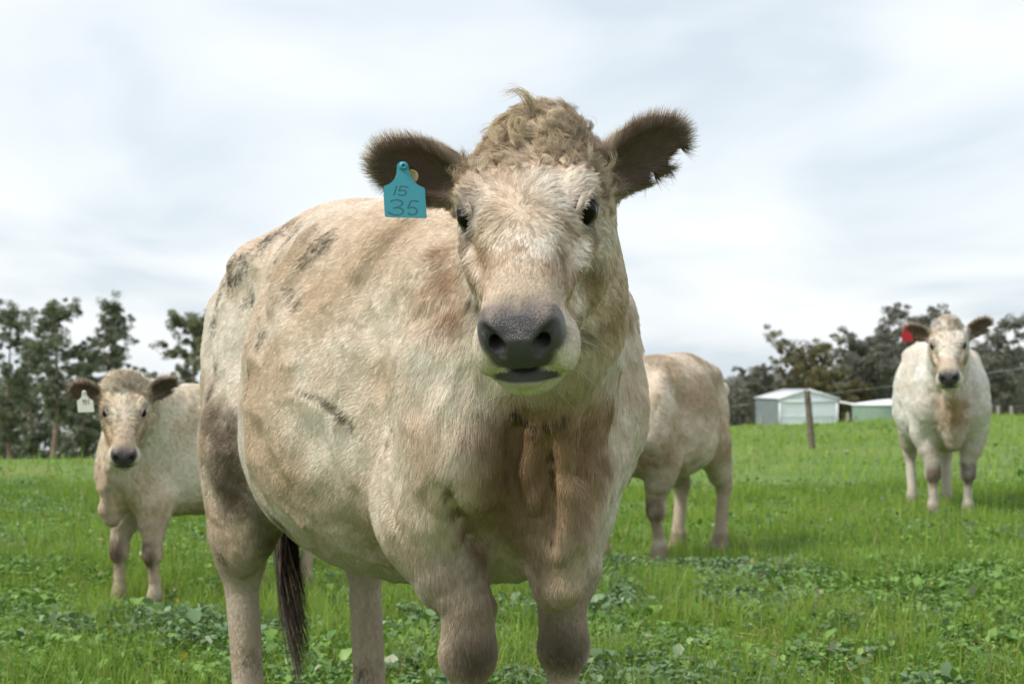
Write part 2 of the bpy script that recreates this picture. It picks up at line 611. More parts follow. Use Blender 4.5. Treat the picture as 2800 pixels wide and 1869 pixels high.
    for k in range(lev):
        f = k / (lev - 1)
        c = b0 + (t0_ - b0) * f - ctr0
        for s in range(seg):
            a = 2 * math.pi * s / seg
            r_ = (.054 - .008 * f) * (1 + .10 * math.sin(3 * a + 1.3) + rng.normal(0, .03))
            V.append((c[0] + r_ * math.cos(a), c[1] + r_ * math.sin(a), c[2] + (.015 * math.sin(a * 2 + 1) if k == lev - 1 else 0)))
    for k in range(lev - 1):
        for s in range(seg):
            s2 = (s + 1) % seg
            Fc.append((k * seg + s, k * seg + s2, (k + 1) * seg + s2, (k + 1) * seg + s))
    V.append(tuple(t0_ - ctr0))
    me = bpy.data.meshes.new('post')
    me.from_pydata([tuple(map(float, v)) for v in V], [], [tuple(map(int, q)) for q in Fc] + [((lev - 1) * seg + s, (lev - 1) * seg + (s + 1) % seg, len(V) - 1) for s in range(seg)])
    link('post', me, fence, POST)
    for ya, yb, yc in ((955, 907, 820),):
        A, Bp, Cc = at(1480, ya, 46), at(1852, yb, 25.5), at(2520, yc, 12.5)
        v, f = tube_mesh([([A - ctr0, (A + Bp) / 2 - (0, 0, .03) - ctr0, Bp - ctr0, (Bp + Cc) / 2 - (0, 0, .02) - ctr0, Cc - ctr0], [.003] * 5)], 5)
        link('wire', mesh_from('wire', v, f), fence, WIRE)
    # small far posts along the foot of the rise
    for i, (px, py, dep, h_, lab) in enumerate(((1747, 952, 120, 26, 'small pale fence post left of the shed'), (1945, 945, 118, 30, 'small pale fence post between shed and tank'),
                                   (2290, 930, 120, 22, 'small pale fence post behind the white cow\'s hindquarters, nearer her'), (2320, 930, 121, 20, 'small pale fence post near the right edge of the picture'))):
        t_ = at(px, py, dep)
        z_ = float(ground_z(t_[0], t_[1])) - .2
        v, f = tube_mesh([([(0, 0, 0), (.02, 0, (t_[2] - z_) * .5), (0, .01, t_[2] - z_)], [.13, .125, .12])], 8)
        o = link('far_fence_post', mesh_from('far_fence_post', v, f), mat=plain('grey_post', (.33, .31, .28), .9))
        o.location = (t_[0], t_[1], z_)
        tag(o, lab, 'fence post', 'far fence posts')


# ------------------------------------------------------------------ implicit modelling kit (smooth unions on a grid, surface nets)
class Frame:
    """local frame: columns of M are the local axes, o the origin"""
    def __init__(self, o=(0, 0, 0), M=None):
        self.o = np.asarray(o, float)
        self.M = np.eye(3) if M is None else np.asarray(M, float)

    def pt(self, p):
        return self.o + self.M @ np.asarray(p, float)

    def vec(self, v):
        return self.M @ np.asarray(v, float)

    def inv(self, P):
        return (np.asarray(P) - self.o) @ self.M


ROOT = Frame()


def spline_table(xs, cols, n=400):
    """shape-preserving-ish cubic table through stations"""
    xs = np.asarray(xs, float)
    t = np.linspace(xs[0], xs[-1], n)
    out = []
    for c in cols:
        c = np.asarray(c, float)
        d = np.diff(c) / np.diff(xs)
        m = np.zeros_like(c)
        m[1:-1] = np.where(d[:-1] * d[1:] > 0, 2 * d[:-1] * d[1:] / (d[:-1] + d[1:] + 1e-12), 0)
        m[0], m[-1] = d[0], d[-1]
        i = np.clip(np.searchsorted(xs, t) - 1, 0, len(xs) - 2)
        h = xs[i + 1] - xs[i]
        s = (t - xs[i]) / h
        out.append((2 * s**3 - 3 * s**2 + 1) * c[i] + (s**3 - 2 * s**2 + s) * h * m[i]
                   + (-2 * s**3 + 3 * s**2) * c[i + 1] + (s**3 - s**2) * h * m[i + 1])
    return t, out


class Field:
    def __init__(self, xs, ys, zs):
        self.x, self.y, self.z = (np.asarray(a, np.float32) for a in (xs, ys, zs))
        self.F = np.full((len(xs), len(ys), len(zs)), 0.35, np.float32)

    def block(self, lo, hi):
        s = []
        for a, l, h in zip((self.x, self.y, self.z), lo, hi):
            i0, i1 = np.searchsorted(a, l), np.searchsorted(a, h)
            s.append(slice(max(i0 - 1, 0), min(i1 + 1, len(a))))
        X = self.x[s[0]][:, None, None]
        Y = self.y[s[1]][None, :, None]
        Z = self.z[s[2]][None, None, :]
        return tuple(s), X, Y, Z

    def put(self, fn, lo, hi, k, cut=False):
        pad = k + 0.02
        s, X, Y, Z = self.block(np.asarray(lo) - pad, np.asarray(hi) + pad)
        if 0 in (X.size, Y.size, Z.size):
            return
        d = fn(X, Y, Z).astype(np.float32)
        a = self.F[s]
        if cut:
            d = -d
            h = np.maximum(k - np.abs(a - d), 0) / max(k, 1e-6)
            self.F[s] = np.maximum(a, d) + h * h * k * 0.25
        else:
            h = np.maximum(k - np.abs(a - d), 0) / max(k, 1e-6)
            self.F[s] = np.minimum(a, d) - h * h * k * 0.25

    def ell(self, fr, c, r, k=0.03, R=None, cut=False):
        """ellipsoid; R columns = its axes in the frame"""
        M = fr.M if R is None else fr.M @ np.asarray(R, float)
        o = fr.pt(c)
        r = np.asarray(r, float)
        ext = np.sqrt(((M * r) ** 2).sum(1))

        def fn(X, Y, Z):
            dx, dy, dz = X - o[0], Y - o[1], Z - o[2]
            q = [(M[0, i] * dx + M[1, i] * dy + M[2, i] * dz) / r[i] for i in range(3)]
            k0 = np.sqrt(q[0]**2 + q[1]**2 + q[2]**2)
            k1 = np.sqrt((q[0] / r[0])**2 + (q[1] / r[1])**2 + (q[2] / r[2])**2)
            return k0 * (k0 - 1) / np.maximum(k1, 1e-5)
        self.put(fn, o - ext, o + ext, k, cut)

    def tube(self, fr, pts, rw, rh=None, k=0.03, side=None, cut=False):
        """tapered tube along pts; rw half-size along `side`, rh across it"""
        P = np.array([fr.pt(p) for p in pts])
        rw = np.asarray(rw, float)
        rh = rw if rh is None else np.asarray(rh, float)
        S = None if side is None else unit(fr.vec(side))
        rmax = max(rw.max(), rh.max())

        def fn(X, Y, Z):
            best = None
            for i in range(len(P) - 1):
                a, b = P[i], P[i + 1]
                ab = b - a
                L2 = float(ab @ ab)
                dx, dy, dz = X - a[0], Y - a[1], Z - a[2]
                t = np.clip((dx * ab[0] + dy * ab[1] + dz * ab[2]) / L2, 0, 1)
                qx, qy, qz = dx - t * ab[0], dy - t * ab[1], dz - t * ab[2]
                d2 = qx * qx + qy * qy + qz * qz
                w = rw[i] + t * (rw[i + 1] - rw[i])
                if S is None:
                    d = np.sqrt(d2) - w
                else:
                    h = rh[i] + t * (rh[i + 1] - rh[i])
                    qs = qx * S[0] + qy * S[1] + qz * S[2]
                    qo2 = np.maximum(d2 - qs * qs, 0)
                    k0 = np.sqrt((qs / w)**2 + qo2 / (h * h))
                    k1 = np.sqrt((qs / (w * w))**2 + qo2 / (h**4))
                    d = np.where(k0 > 1e-4, k0 * (k0 - 1) / np.maximum(k1, 1e-4), -np.minimum(w, h))
                best = d if best is None else np.minimum(best, d)
            return best
        self.put(fn, P.min(0) - rmax, P.max(0) + rmax, k, cut)

    def loft(self, fr, st, W, T, B, C, n_up, n_dn, k=0.03):
        """cross-sections along local axis 0: half width W, top T, bottom B, height of greatest width C"""
        t, (w, tp, bt, cc) = spline_table(st, (W, T, B, C))
        nu = np.interp(t, st, n_up); nd = np.interp(t, st, n_dn)
        M, o = fr.M, fr.o
        corners = np.array([fr.pt((a, b, c)) for a in (st[0], st[-1]) for b in (-max(W), max(W)) for c in (min(B), max(T))])

        def fn(X, Y, Z):
            dx, dy, dz = X - o[0], Y - o[1], Z - o[2]
            q = [M[0, i] * dx + M[1, i] * dy + M[2, i] * dz for i in range(3)]
            a = q[0]
            f = lambda tab: np.interp(a, t, tab).astype(np.float32)
            w_, c_ = f(w), f(cc)
            up = q[2] > c_
            h_ = np.where(up, f(tp) - c_, c_ - f(bt))
            n_ = np.where(up, f(nu), f(nd))
            e = np.abs(q[2] - c_) / np.maximum(h_, 0.004)
            b = np.abs(q[1]) / np.maximum(w_, 0.004)
            r = (b**n_ + e**n_) ** (1 / n_)
            d = (r - 1) * np.minimum(w_, h_) * 0.95
            return np.maximum(d, np.maximum(st[0] - a, a - st[-1]))
        self.put(fn, corners.min(0), corners.max(0), k)

    def mesh(self):
        """surface nets"""
        F = self.F
        nx, ny, nz = F.shape
        S = F < 0
        cnt = np.zeros((nx - 1, ny - 1, nz - 1), np.uint8)
        for a in (0, 1):
            for b in (0, 1):
                for c in (0, 1):
                    cnt += S[a:nx - 1 + a, b:ny - 1 + b, c:nz - 1 + c]
        cells = np.argwhere((cnt > 0) & (cnt < 8))
        idx = np.full(cnt.shape, -1, np.int32)
        idx[cells[:, 0], cells[:, 1], cells[:, 2]] = np.arange(len(cells))
        acc = np.zeros((len(cells), 3)); num = np.zeros(len(cells))
        G = (self.x, self.y, self.z)
        corner = [(a, b, c) for a in (0, 1) for b in (0, 1) for c in (0, 1)]
        for p in corner:
            for ax in range(3):
                if p[ax]:
                    continue
                q = list(p); q[ax] = 1
                ia = cells + np.array(p); ib = cells + np.array(q)
                fa = F[ia[:, 0], ia[:, 1], ia[:, 2]]; fb = F[ib[:, 0], ib[:, 1], ib[:, 2]]
                m = (fa < 0) != (fb < 0)
                t = np.where(m, fa / np.where(m, fa - fb, 1), 0)
                for d in range(3):
                    ga, gb = G[d][ia[:, d]], G[d][ib[:, d]]
                    acc[:, d] += np.where(m, ga + t * (gb - ga), 0)
                num += m
        V = acc / num[:, None]
        quads = []
        for ax in range(3):
            o1, o2 = (ax + 1) % 3, (ax + 2) % 3
            sl0 = [slice(None)] * 3; sl1 = [slice(None)] * 3
            sl0[ax] = slice(0, -1); sl1[ax] = slice(1, None)
            A, Bm = S[tuple(sl0)], S[tuple(sl1)]
            e = np.argwhere(A != Bm)
            ok = (e[:, o1] > 0) & (e[:, o2] > 0) & (e[:, o1] < F.shape[o1] - 1) & (e[:, o2] < F.shape[o2] - 1)
            e = e[ok]
            ins = A[e[:, 0], e[:, 1], e[:, 2]]
            c = []
            for (p, q) in ((1, 1), (0, 1), (0, 0), (1, 0)):
                g = e.copy(); g[:, o1] -= p; g[:, o2] -= q
                c.append(idx[g[:, 0], g[:, 1], g[:, 2]])
            qd = np.stack(c, 1)
            qd[~ins] = qd[~ins][:, ::-1]
            quads.append(qd)
        Q = np.concatenate(quads)
        return V.astype(np.float32), Q[(Q >= 0).all(1)]


def axis_grid(lo, hi, flo, fhi, coarse, fine):
    """1-D grid, fine between flo and fhi"""
    a = [np.arange(lo, flo, coarse)] if flo > lo else []
    a.append(np.arange(max(flo, lo), min(fhi, hi), fine))
    if fhi < hi:
        a.append(np.arange(fhi, hi + coarse, coarse))
    return np.unique(np.round(np.concatenate(a), 5))


# ------------------------------------------------------------------ cattle
# body frame: x forward, y the animal's left, z up, origin on the ground between the legs
def rot_axes(yaw, pitch, roll):
    """head axes in the body frame (columns: nose, left, crown); pitch is nose-down, yaw is to the left"""
    cy, sy, cp, sp = math.cos(yaw), math.sin(yaw), math.cos(pitch), math.sin(pitch)
    f = np.array([cy * cp, sy * cp, -sp])
    l = np.array([-sy, cy, 0.0])
    u = np.cross(f, l)
    cr, sr = math.cos(roll), math.sin(roll)
    return np.stack([f, cr * l + sr * u, cr * u - sr * l], 1)


def head_sdf(F, H, P):
    """H: head frame, origin on the poll; x to the nose, y left, z out of the forehead"""
    st = [-.09, -.04, 0.0, .05, .11, .17, .215, .26, .31, .36, .41, .45, .485, .508]
    W  = [.050, .086, .104, .117, .122, .118, .107, .095, .081, .070, .068, .070, .060, .034]
    T  = [-.12, -.095, -.072, -.042, -.012, .003, .005, -.001, -.010, -.019, -.028, -.040, -.058, -.085]
    B  = [-.17, -.22, -.24, -.252, -.258, -.255, -.248, -.238, -.224, -.212, -.204, -.196, -.175, -.140]
    C  = [-.150, -.140, -.125, -.10, -.085, -.075, -.07, -.075, -.085, -.09, -.095, -.10, -.105, -.11]
    F.loft(H, st, W, T, B, C, [2.2] * 4 + [2.3, 2.3, 2.2] + [2.0] * 3 + [2.2] * 4, [2.0] * 10 + [2.3] * 4, k=0.05)
    F.ell(H, (.0, 0, -.092), (.06, .096, .040), 0.05)                      # poll
    F.tube(H, [(.16, 0, -.030), (.25, 0, -.036), (.34, 0, -.050), (.43, 0, -.068)], [.078, .066, .054, .050], [.036, .034, .032, .028], .02, side=(0, 1, 0))   # nasal bones
    for s in (-1, 1):
        F.ell(H, (.120, s * .094, -.160), (.120, .042, .090), 0.04)        # jaw muscle
        F.tube(H, [(.10, s * .070, -.20), (.25, s * .064, -.205), (.36, s * .05, -.195)], [.030, .026, .02], k=.04)        # jaw bone
        F.tube(H, [(.135, s * .080, -.022), (.172, s * .096, -.018), (.212, s * .102, -.026), (.235, s * .098, -.044)], [.012, .022, .015, .008], k=.035)  # brow
        F.tube(H, [(.245, s * .104, -.078), (.30, s * .088, -.088), (.36, s * .068, -.092)], [.015, .016, .012], k=.022)  # cheek bone
        F.ell(H, (.430, s * .063, -.160), (.056, .029, .044), .025)         # upper lip pad
        F.ell(H, (.474, s * .040, -.086), (.035, .030, .036), .018)        # nostril wing
    F.ell(H, (.467, 0, -.110), (.052, .058, .050), .022)                   # nose pad
    F.ell(H, (.436, 0, -.207), (.056, .050, .034), .02)                    # chin
    F.ell(H, (.456, 0, -.184), (.050, .047, .024), .015)                   # lower lip
    F.tube(H, [(.10, 0, -.20), (.28, 0, -.21), (.43, 0, -.200)], [.085, .06, .05], [.05, .045, .03], .05, side=(0, 1, 0))
    # mouth line, nostrils, eye sockets
    F.tube(H, [(.466, -.073, -.2040), (.486, -.060, -.1840), (.501, -.036, -.1640), (.512, 0, -.1530), (.501, .036, -.1625), (.486, .060, -.1810), (.466, .073, -.2000)], [.005, .0065, .0080, .0090, .0080, .0065, .005], k=.006, cut=True)
    F.ell(H, (.498, 0, -.1590), (.026, .044, .0080), .005, cut=True)
    for s in (-1, 1):
        F.tube(H, [(.395, s * .090, -.212), (.44, s * .082, -.212), (.466, s * .073, -.202)], [.003, .0045, .005], k=.008, cut=True)
        F.tube(H, [(.517, s * .034, -.108), (.513, s * .037, -.093), (.503, s * .048, -.077), (.494, s * .060, -.066)],
               [.0095, .0135, .0110, .0075], k=.008, cut=True)
        F.tube(H, [(.512, s * .037, -.094), (.47, s * .041, -.096)], [.0125, .010], k=.006, cut=True)
        # eye: socket opening faces outwards and a little forwards; lids ring the ball
        e = np.array(EYE_AT(s)); R = eye_axes(s)
        F.ell(H, e + R[:, 2] * .016, (.030, .0265, .028), .008, R=R, cut=True)
        q = lambda x, y, z: e + R @ np.array((x, y, z)) * 1.16
        F.tube(H, [q(-.023, .001, .012), q(-.014, .0165, .0185), q(.003, .0195, .0205), q(.016, .013, .017), q(.027, -.008, .007)], [.0045, .0050, .0055, .0045, .004], k=.006)
        F.tube(H, [q(-.023, .001, .012), q(-.016, -.0150, .0150), q(.002, -.0205, .0145), q(.017, -.0170, .011), q(.027, -.008, .007)], [.004, .0042, .0042, .0042, .004], k=.007)
    for ear in P['ears']:
        ear_sdf(F, H, *ear)


def EYE_AT(s):
    return (.2080, s * .0945, -.0410)


def eye_axes(s):
    """columns: along the lids (to the nose), across the lids (to the crown), outwards"""
    out = unit((.58, s * .74, .34))
    a = unit(np.array((.88, 0, -.30)) - out * (np.array((.88, 0, -.30)) @ out))
    b = np.cross(out, a)
    return np.stack([a, b if b[2] > 0 else -b, out], 1)


def ear_axes(base, tip, face):
    a = unit(np.asarray(tip, float) - base)
    c = unit(np.asarray(face, float) - a * (a @ np.asarray(face, float)))
    return np.stack([a, np.cross(c, a), c], 1)


def ear_sdf(F, H, base, tip, face, width, notch):
    """leaf-shaped ear, hollow on the `face` side"""
    base, tip = np.asarray(base, float), np.asarray(tip, float)
    L = np.linalg.norm(tip - base)
    R = ear_axes(base, tip, face)
    E = Frame(H.pt(base), H.M @ R)
    F.tube(E, [(-.02, 0, -.004), (.02, 0, -.002)], [.036, .034], [.028, .026], .03, side=(0, 1, 0))
    F.ell(E, (L * .57, 0, -.004), (L * .46, width * .5, .020), .02)
    F.ell(E, (L * .30, 0, -.004), (L * .34, width * .43, .028), .02)
    F.ell(E, (L * .58, 0, .014), (L * .36, width * .36, .016), .008, cut=True)
    F.ell(E, (L * .30, 0, .022), (L * .24, width * .26, .020), .010, cut=True)
    for (x, y, r) in notch:
        F.tube(E, [(x * L, y * width, -.05), (x * L, y * width, .05)], [r, r], k=.003, cut=True)


def body_sdf(F, P):
    H = P['H']
    g = P.get('gut', 1.0)
    st = [-.86, -.815, -.75, -.66, -.55, -.44, -.32, -.18, -.04, .10, .24, .38, .50, .62, .72, .79]
    W  = [.03, .09, .145, .188, .215, .240, .278 * g, .326 * g, .358 * g, .358 * g, .330 * g, .280, .245, .205, .145, .05]
    T  = [1.12, 1.205, 1.270, 1.335, 1.380, 1.402, 1.408, 1.404, 1.390, 1.390, 1.385, 1.38, 1.35, 1.25, 1.10, .94]
    B  = [1.02, .86, .76, .70, .65, .61, .575, .545, .525, .52, .525, .54, .55, .565, .62, .72]
    C  = [1.08, 1.04, 1.00, .99, .98, .96, .90, .86, .85, .86, .87, .88, .88, .86, .82, .80]
    B = [b + P.get('belly', 0.0) * .999 for b in B]
    W = [w * (1 + (P.get('front', 1.0) - 1) * min(max((a - .15) / .25, 0), 1)) for w, a in zip(W, st)]
    F.loft(ROOT, st, W, T, B, C, [2.0, 2.0, 2.0, 2.0, 2.0, 2.0] + [2.15] * 5 + [2.0] * 5, [2.1] * 9 + [2.1, 2.05, 1.9, 1.65, 1.45, 1.45, 1.6], k=.06)
    for s in (-1, 1):
        F.ell(ROOT, (-.46, s * .155, 1.25), (.085, .055, .04), .10)            # hook bone
        F.ell(ROOT, (-.775, s * .115, 1.15), (.05, .05, .06), .06)              # pin bone
        F.ell(ROOT, (-.36, s * .275, 1.10), (.075, .05, .15), .08, cut=True)    # flank hollow
    F.tube(ROOT, [(-.66, 0, 1.32), (-.78, 0, 1.265), (-.845, 0, 1.17)], [.035, .04, .03], k=.05)   # tail head
    # neck, throat and dewlap
    n = P['neck']
    F.tube(ROOT, [q[:3] for q in n], [q[3] for q in n], [q[4] for q in n], .06, side=(0, 1, 0))
    d = P['dewlap']
    F.tube(ROOT, [q[:3] for q in d], [q[3] for q in d], [q[4] for q in d], .07, side=P.get('dewlap_side', (0, 1, 0)))
    head_sdf(F, H, P)
    # legs
    for leg in P['legs']:
        leg_sdf(F, **leg)
    for q in P['folds']:
        m = len(q) - 1
        F.tube(ROOT, [a[:3] for a in q[1:]], [a[3] * (.25 + .5 * min(i, m - 1 - i, 1)) for i, a in enumerate(q[1:])], k=q[0][1] + .01, cut=(q[0][0] == 'cut'))
    for e in P.get('extra', []):
        F.ell(ROOT, e[0], e[1], e[2])


def leg_sdf(F, front, s, pts, scale=1.0, upper=1.0, gas=1.0):
    """pts front: shoulder point, elbow, knee, fetlock, toe / hind: stifle, hock, fetlock, toe"""
    p = [np.asarray(q, float) for q in pts]
    r = lambda *a: [x * scale for x in a]
    if front:
        sh, el, kn, fe, to = p
        F.tube(ROOT, [sh + (-.10, 0, .24), sh + (-.01, 0, .08), sh + (.01, 0, -.06), el], r(.05 * upper, .095 * upper, .105 * upper, .098), r(.09, .145, .15, .130), .065, side=(0, 1, 0))
        m = el * .55 + kn * .45
        F.tube(ROOT, [el, m + (.012, 0, 0), kn + (0, 0, .085), kn + (0, 0, .03)], r(.090, .074, .057, .054), r(.115, .082, .056, .052), .05, side=(0, 1, 0))
        F.ell(ROOT, kn + (.014, 0, .0), r(.048, .048, .062), .022)
        F.ell(ROOT, kn + (.0, .040, -.012), r(.026, .018, .030), .02)
        F.ell(ROOT, kn + (.0, -.040, -.012), r(.026, .018, .030), .02)
        F.ell(ROOT, kn + (-.045, 0, .018), r(.02, .022, .03), .025)
        F.tube(ROOT, [kn + (0, 0, -.03), kn + (0, 0, -.075), fe + (0, 0, .06), fe], r(.046, .032, .030, .040), r(.042, .033, .034, .044), .022, side=(0, 1, 0))
    else:
        sf, ho, fe, to = p
        F.ell(ROOT, (sf[0] - .13, s * abs(sf[1]) * .60, sf[2] + .20), (.19, .105, .31), .09, R=rot_axes(0, -.10, 0))
        m = sf * .42 + ho * .58
        F.tube(ROOT, [sf + (-.05, 0, .03), m + (.0, 0, .0), ho + (.012, 0, .085), ho + (.015, 0, .01)], r(.085, .068, .048, .045), r(.135, .135 * gas, .090 * gas, .064 * gas), .07, side=(0, 1, 0))
        F.tube(ROOT, [ho + (-.045, 0, .16), ho + (-.055, 0, .045)], r(.016, .022), k=.035)      # hamstring to the point of the hock
        F.ell(ROOT, ho + (-.005, 0, -.01), r(.058, .047, .065), .03)
        F.tube(ROOT, [ho + (.015, 0, -.03), ho * .75 + fe * .25, fe + (0, 0, .06), fe], r(.043, .036, .035, .043), r(.05, .042, .038, .046), .025, side=(0, 1, 0))
    for q in (-1, 1):                                                       # pasterns and cloven hooves
        F.tube(ROOT, [fe, to + (-.03, q * .018, .075)], r(.034, .032), k=.02)
        F.tube(ROOT, [to + (-.045, q * .022, .065), to + (.005, q * .024, .030)], r(.033, .029), r(.042, .030), k=.008, side=(0, 1, 0))


def build_body_mesh(name, P, coarse, fine):
    b = P['bounds']
    f = P['fine']
    F = Field(*(axis_grid(b[0][i], b[1][i], f[0][i], f[1][i], coarse, fine) for i in range(3)))
    body_sdf(F, P)
    F.F[:, :, F.z < 0.0] = np.maximum(F.F[:, :, F.z < 0.0], .01)
    V, Q = F.mesh()
    me = mesh_from(name, V, Q, smooth=True)
    # slack hide: low folds and hollows everywhere but on the head
    N = np.empty(len(V) * 3, np.float32); me.vertex_normals.foreach_get('vector', N); N = N.reshape(-1, 3)
    h = P['H'].inv(V)
    off = 1 - sstep(-.16, -.06, h[:, 0]) * sstep(-.36, -.28, h[:, 2])
    st = V * np.array((1.0, 1.0, .55), np.float32)
    w = (fbm(st, 7.0, 2, 50) - .5) * .026 + (np.abs(fbm(st, 15.0, 2, 60) - .5) - .1) * -.032
    w = w * off * np.clip((V[:, 2] - .35) / .3, .15, 1)
    me.vertices.foreach_set('co', (V + N * w[:, None]).astype(np.float32).ravel())
    me.update()
    return me


# ------------------------------------------------------------------ coat: colours, hair, skin
CREAM = np.array((.91, .805, .70)); TAN = np.array((.65, .485, .34)); RUST = np.array((.40, .24, .115))
EARC = np.array((.165, .115, .08)); PADC = np.array((.058, .051, .058)); LEGC = np.array((.42, .335, .25))
BLOB = {   # colour, strength, raggedness
    'mud': ((.075, .062, .047), .85, 1.0), 'streak': ((.105, .080, .042), .85, .30), 'rust': ((.30, .165, .075), .85, .6),
    'thigh': ((.135, .095, .062), .76, .8), 'tan': ((.50, .365, .225), .5, .4), 'chest': ((.23, .135, .065), .60, .30),
    'arm': ((.17, .072, .026), .88, .3), 'black': ((.030, .022, .016), .92, .9), 'knee': ((.060, .040, .027), .92, .25),
    'leg': ((.34, .265, .195), .7, .3), 'cheek': ((.15, .105, .065), .8, .6), 'face': ((.31, .195, .10), .75, .6), 'eye': ((.12, .088, .066), .8, .3),
}


def ear_local(P, h):
    """coordinates of head-frame points in the nearer ear: along (0..1), across (-.5...5), out of the hollow (m), which"""
    out = None
    for i, (b, t, face, w, _) in enumerate(P['ears']):
        b, t = np.asarray(b, float), np.asarray(t, float)
        R = ear_axes(b, t, face)
        L = np.linalg.norm(t - b)
        q = (h - b) @ R
        q = np.stack([q[:, 0] / L, q[:, 1] / w, q[:, 2]], 1)
        m = (h[:, 1] > 0) == (b[1] > 0)
        out = q if out is None else np.where(m[:, None], q, out)
    return out


def regions(P, p, nrm):
    H = P['H']
    h = H.inv(p)
    hn = nrm @ H.M
    hf, hs, hu = h[:, 0], h[:, 1], h[:, 2]
    e = ear_local(P, h)
    g = {}
    g['h'], g['hn'], g['e'] = h, hn, e
    ear = sstep(.10, .22, e[:, 0]) * (np.abs(e[:, 1]) < .8) * (np.abs(e[:, 2]) < .06) * (e[:, 0] < 1.15) * sstep(.118, .135, np.abs(hs))
    g['ear'] = ear
    g['head'] = sstep(-.10, -.02, hf) * sstep(-.33, -.28, hu) * (np.abs(hs) < .19) * (hf < .6) * (1 - ear)
    # bare nose and lips
    a = (np.abs(hs / .058)**3.5 + np.abs((hu + .104) / .057)**3.5) ** (1 / 3.5)
    side = np.sqrt(((np.abs(hs) - .050) / .026)**2 + ((hu + .088) / .034)**2)
    pad = np.maximum(1 - sstep(.86, 1.10, a), 1 - sstep(.8, 1.15, side)) * sstep(.438, .462, hf) * (hu > -.165)
    hq = hu + 6.5 * hs ** 2
    lip = sstep(.450, .470, hf) * sstep(-.186, -.177, hq) * (1 - sstep(-.164, -.154, hq)) * (1 - sstep(.050, .064, np.abs(hs)))
    g['pad'] = np.clip(pad, 0, 1) * (g['head'] > .3)
    g['lip'] = lip * (g['head'] > .3)
    ed = np.minimum(*[np.linalg.norm((h - EYE_AT(s)) * np.array((1, 1, 1.2)), axis=1) for s in (-1, 1)])
    g['eye'] = ed
    g['poll'] = g['head'] * (1 - sstep(.055, .175, hf + .35 * np.maximum(-hu - .05, 0))) * sstep(-.13, -.07, hu)
    g['legm'] = 1 - sstep(.50, .72, p[:, 2])
    return g


def thread_blobs(bl):
    """long marks (scratches, the shade painted along the dewlap crease) are threaded through their points"""
    out = []
    for a, b in zip(bl, bl[1:] + [None]):
        out.append(a)
        if b and a[0] == b[0] == 'streak':
            for t in (.2, .4, .6, .8):
                out.append((a[0], *[a[i] + (b[i] - a[i]) * t for i in range(1, 5)]))
    return out


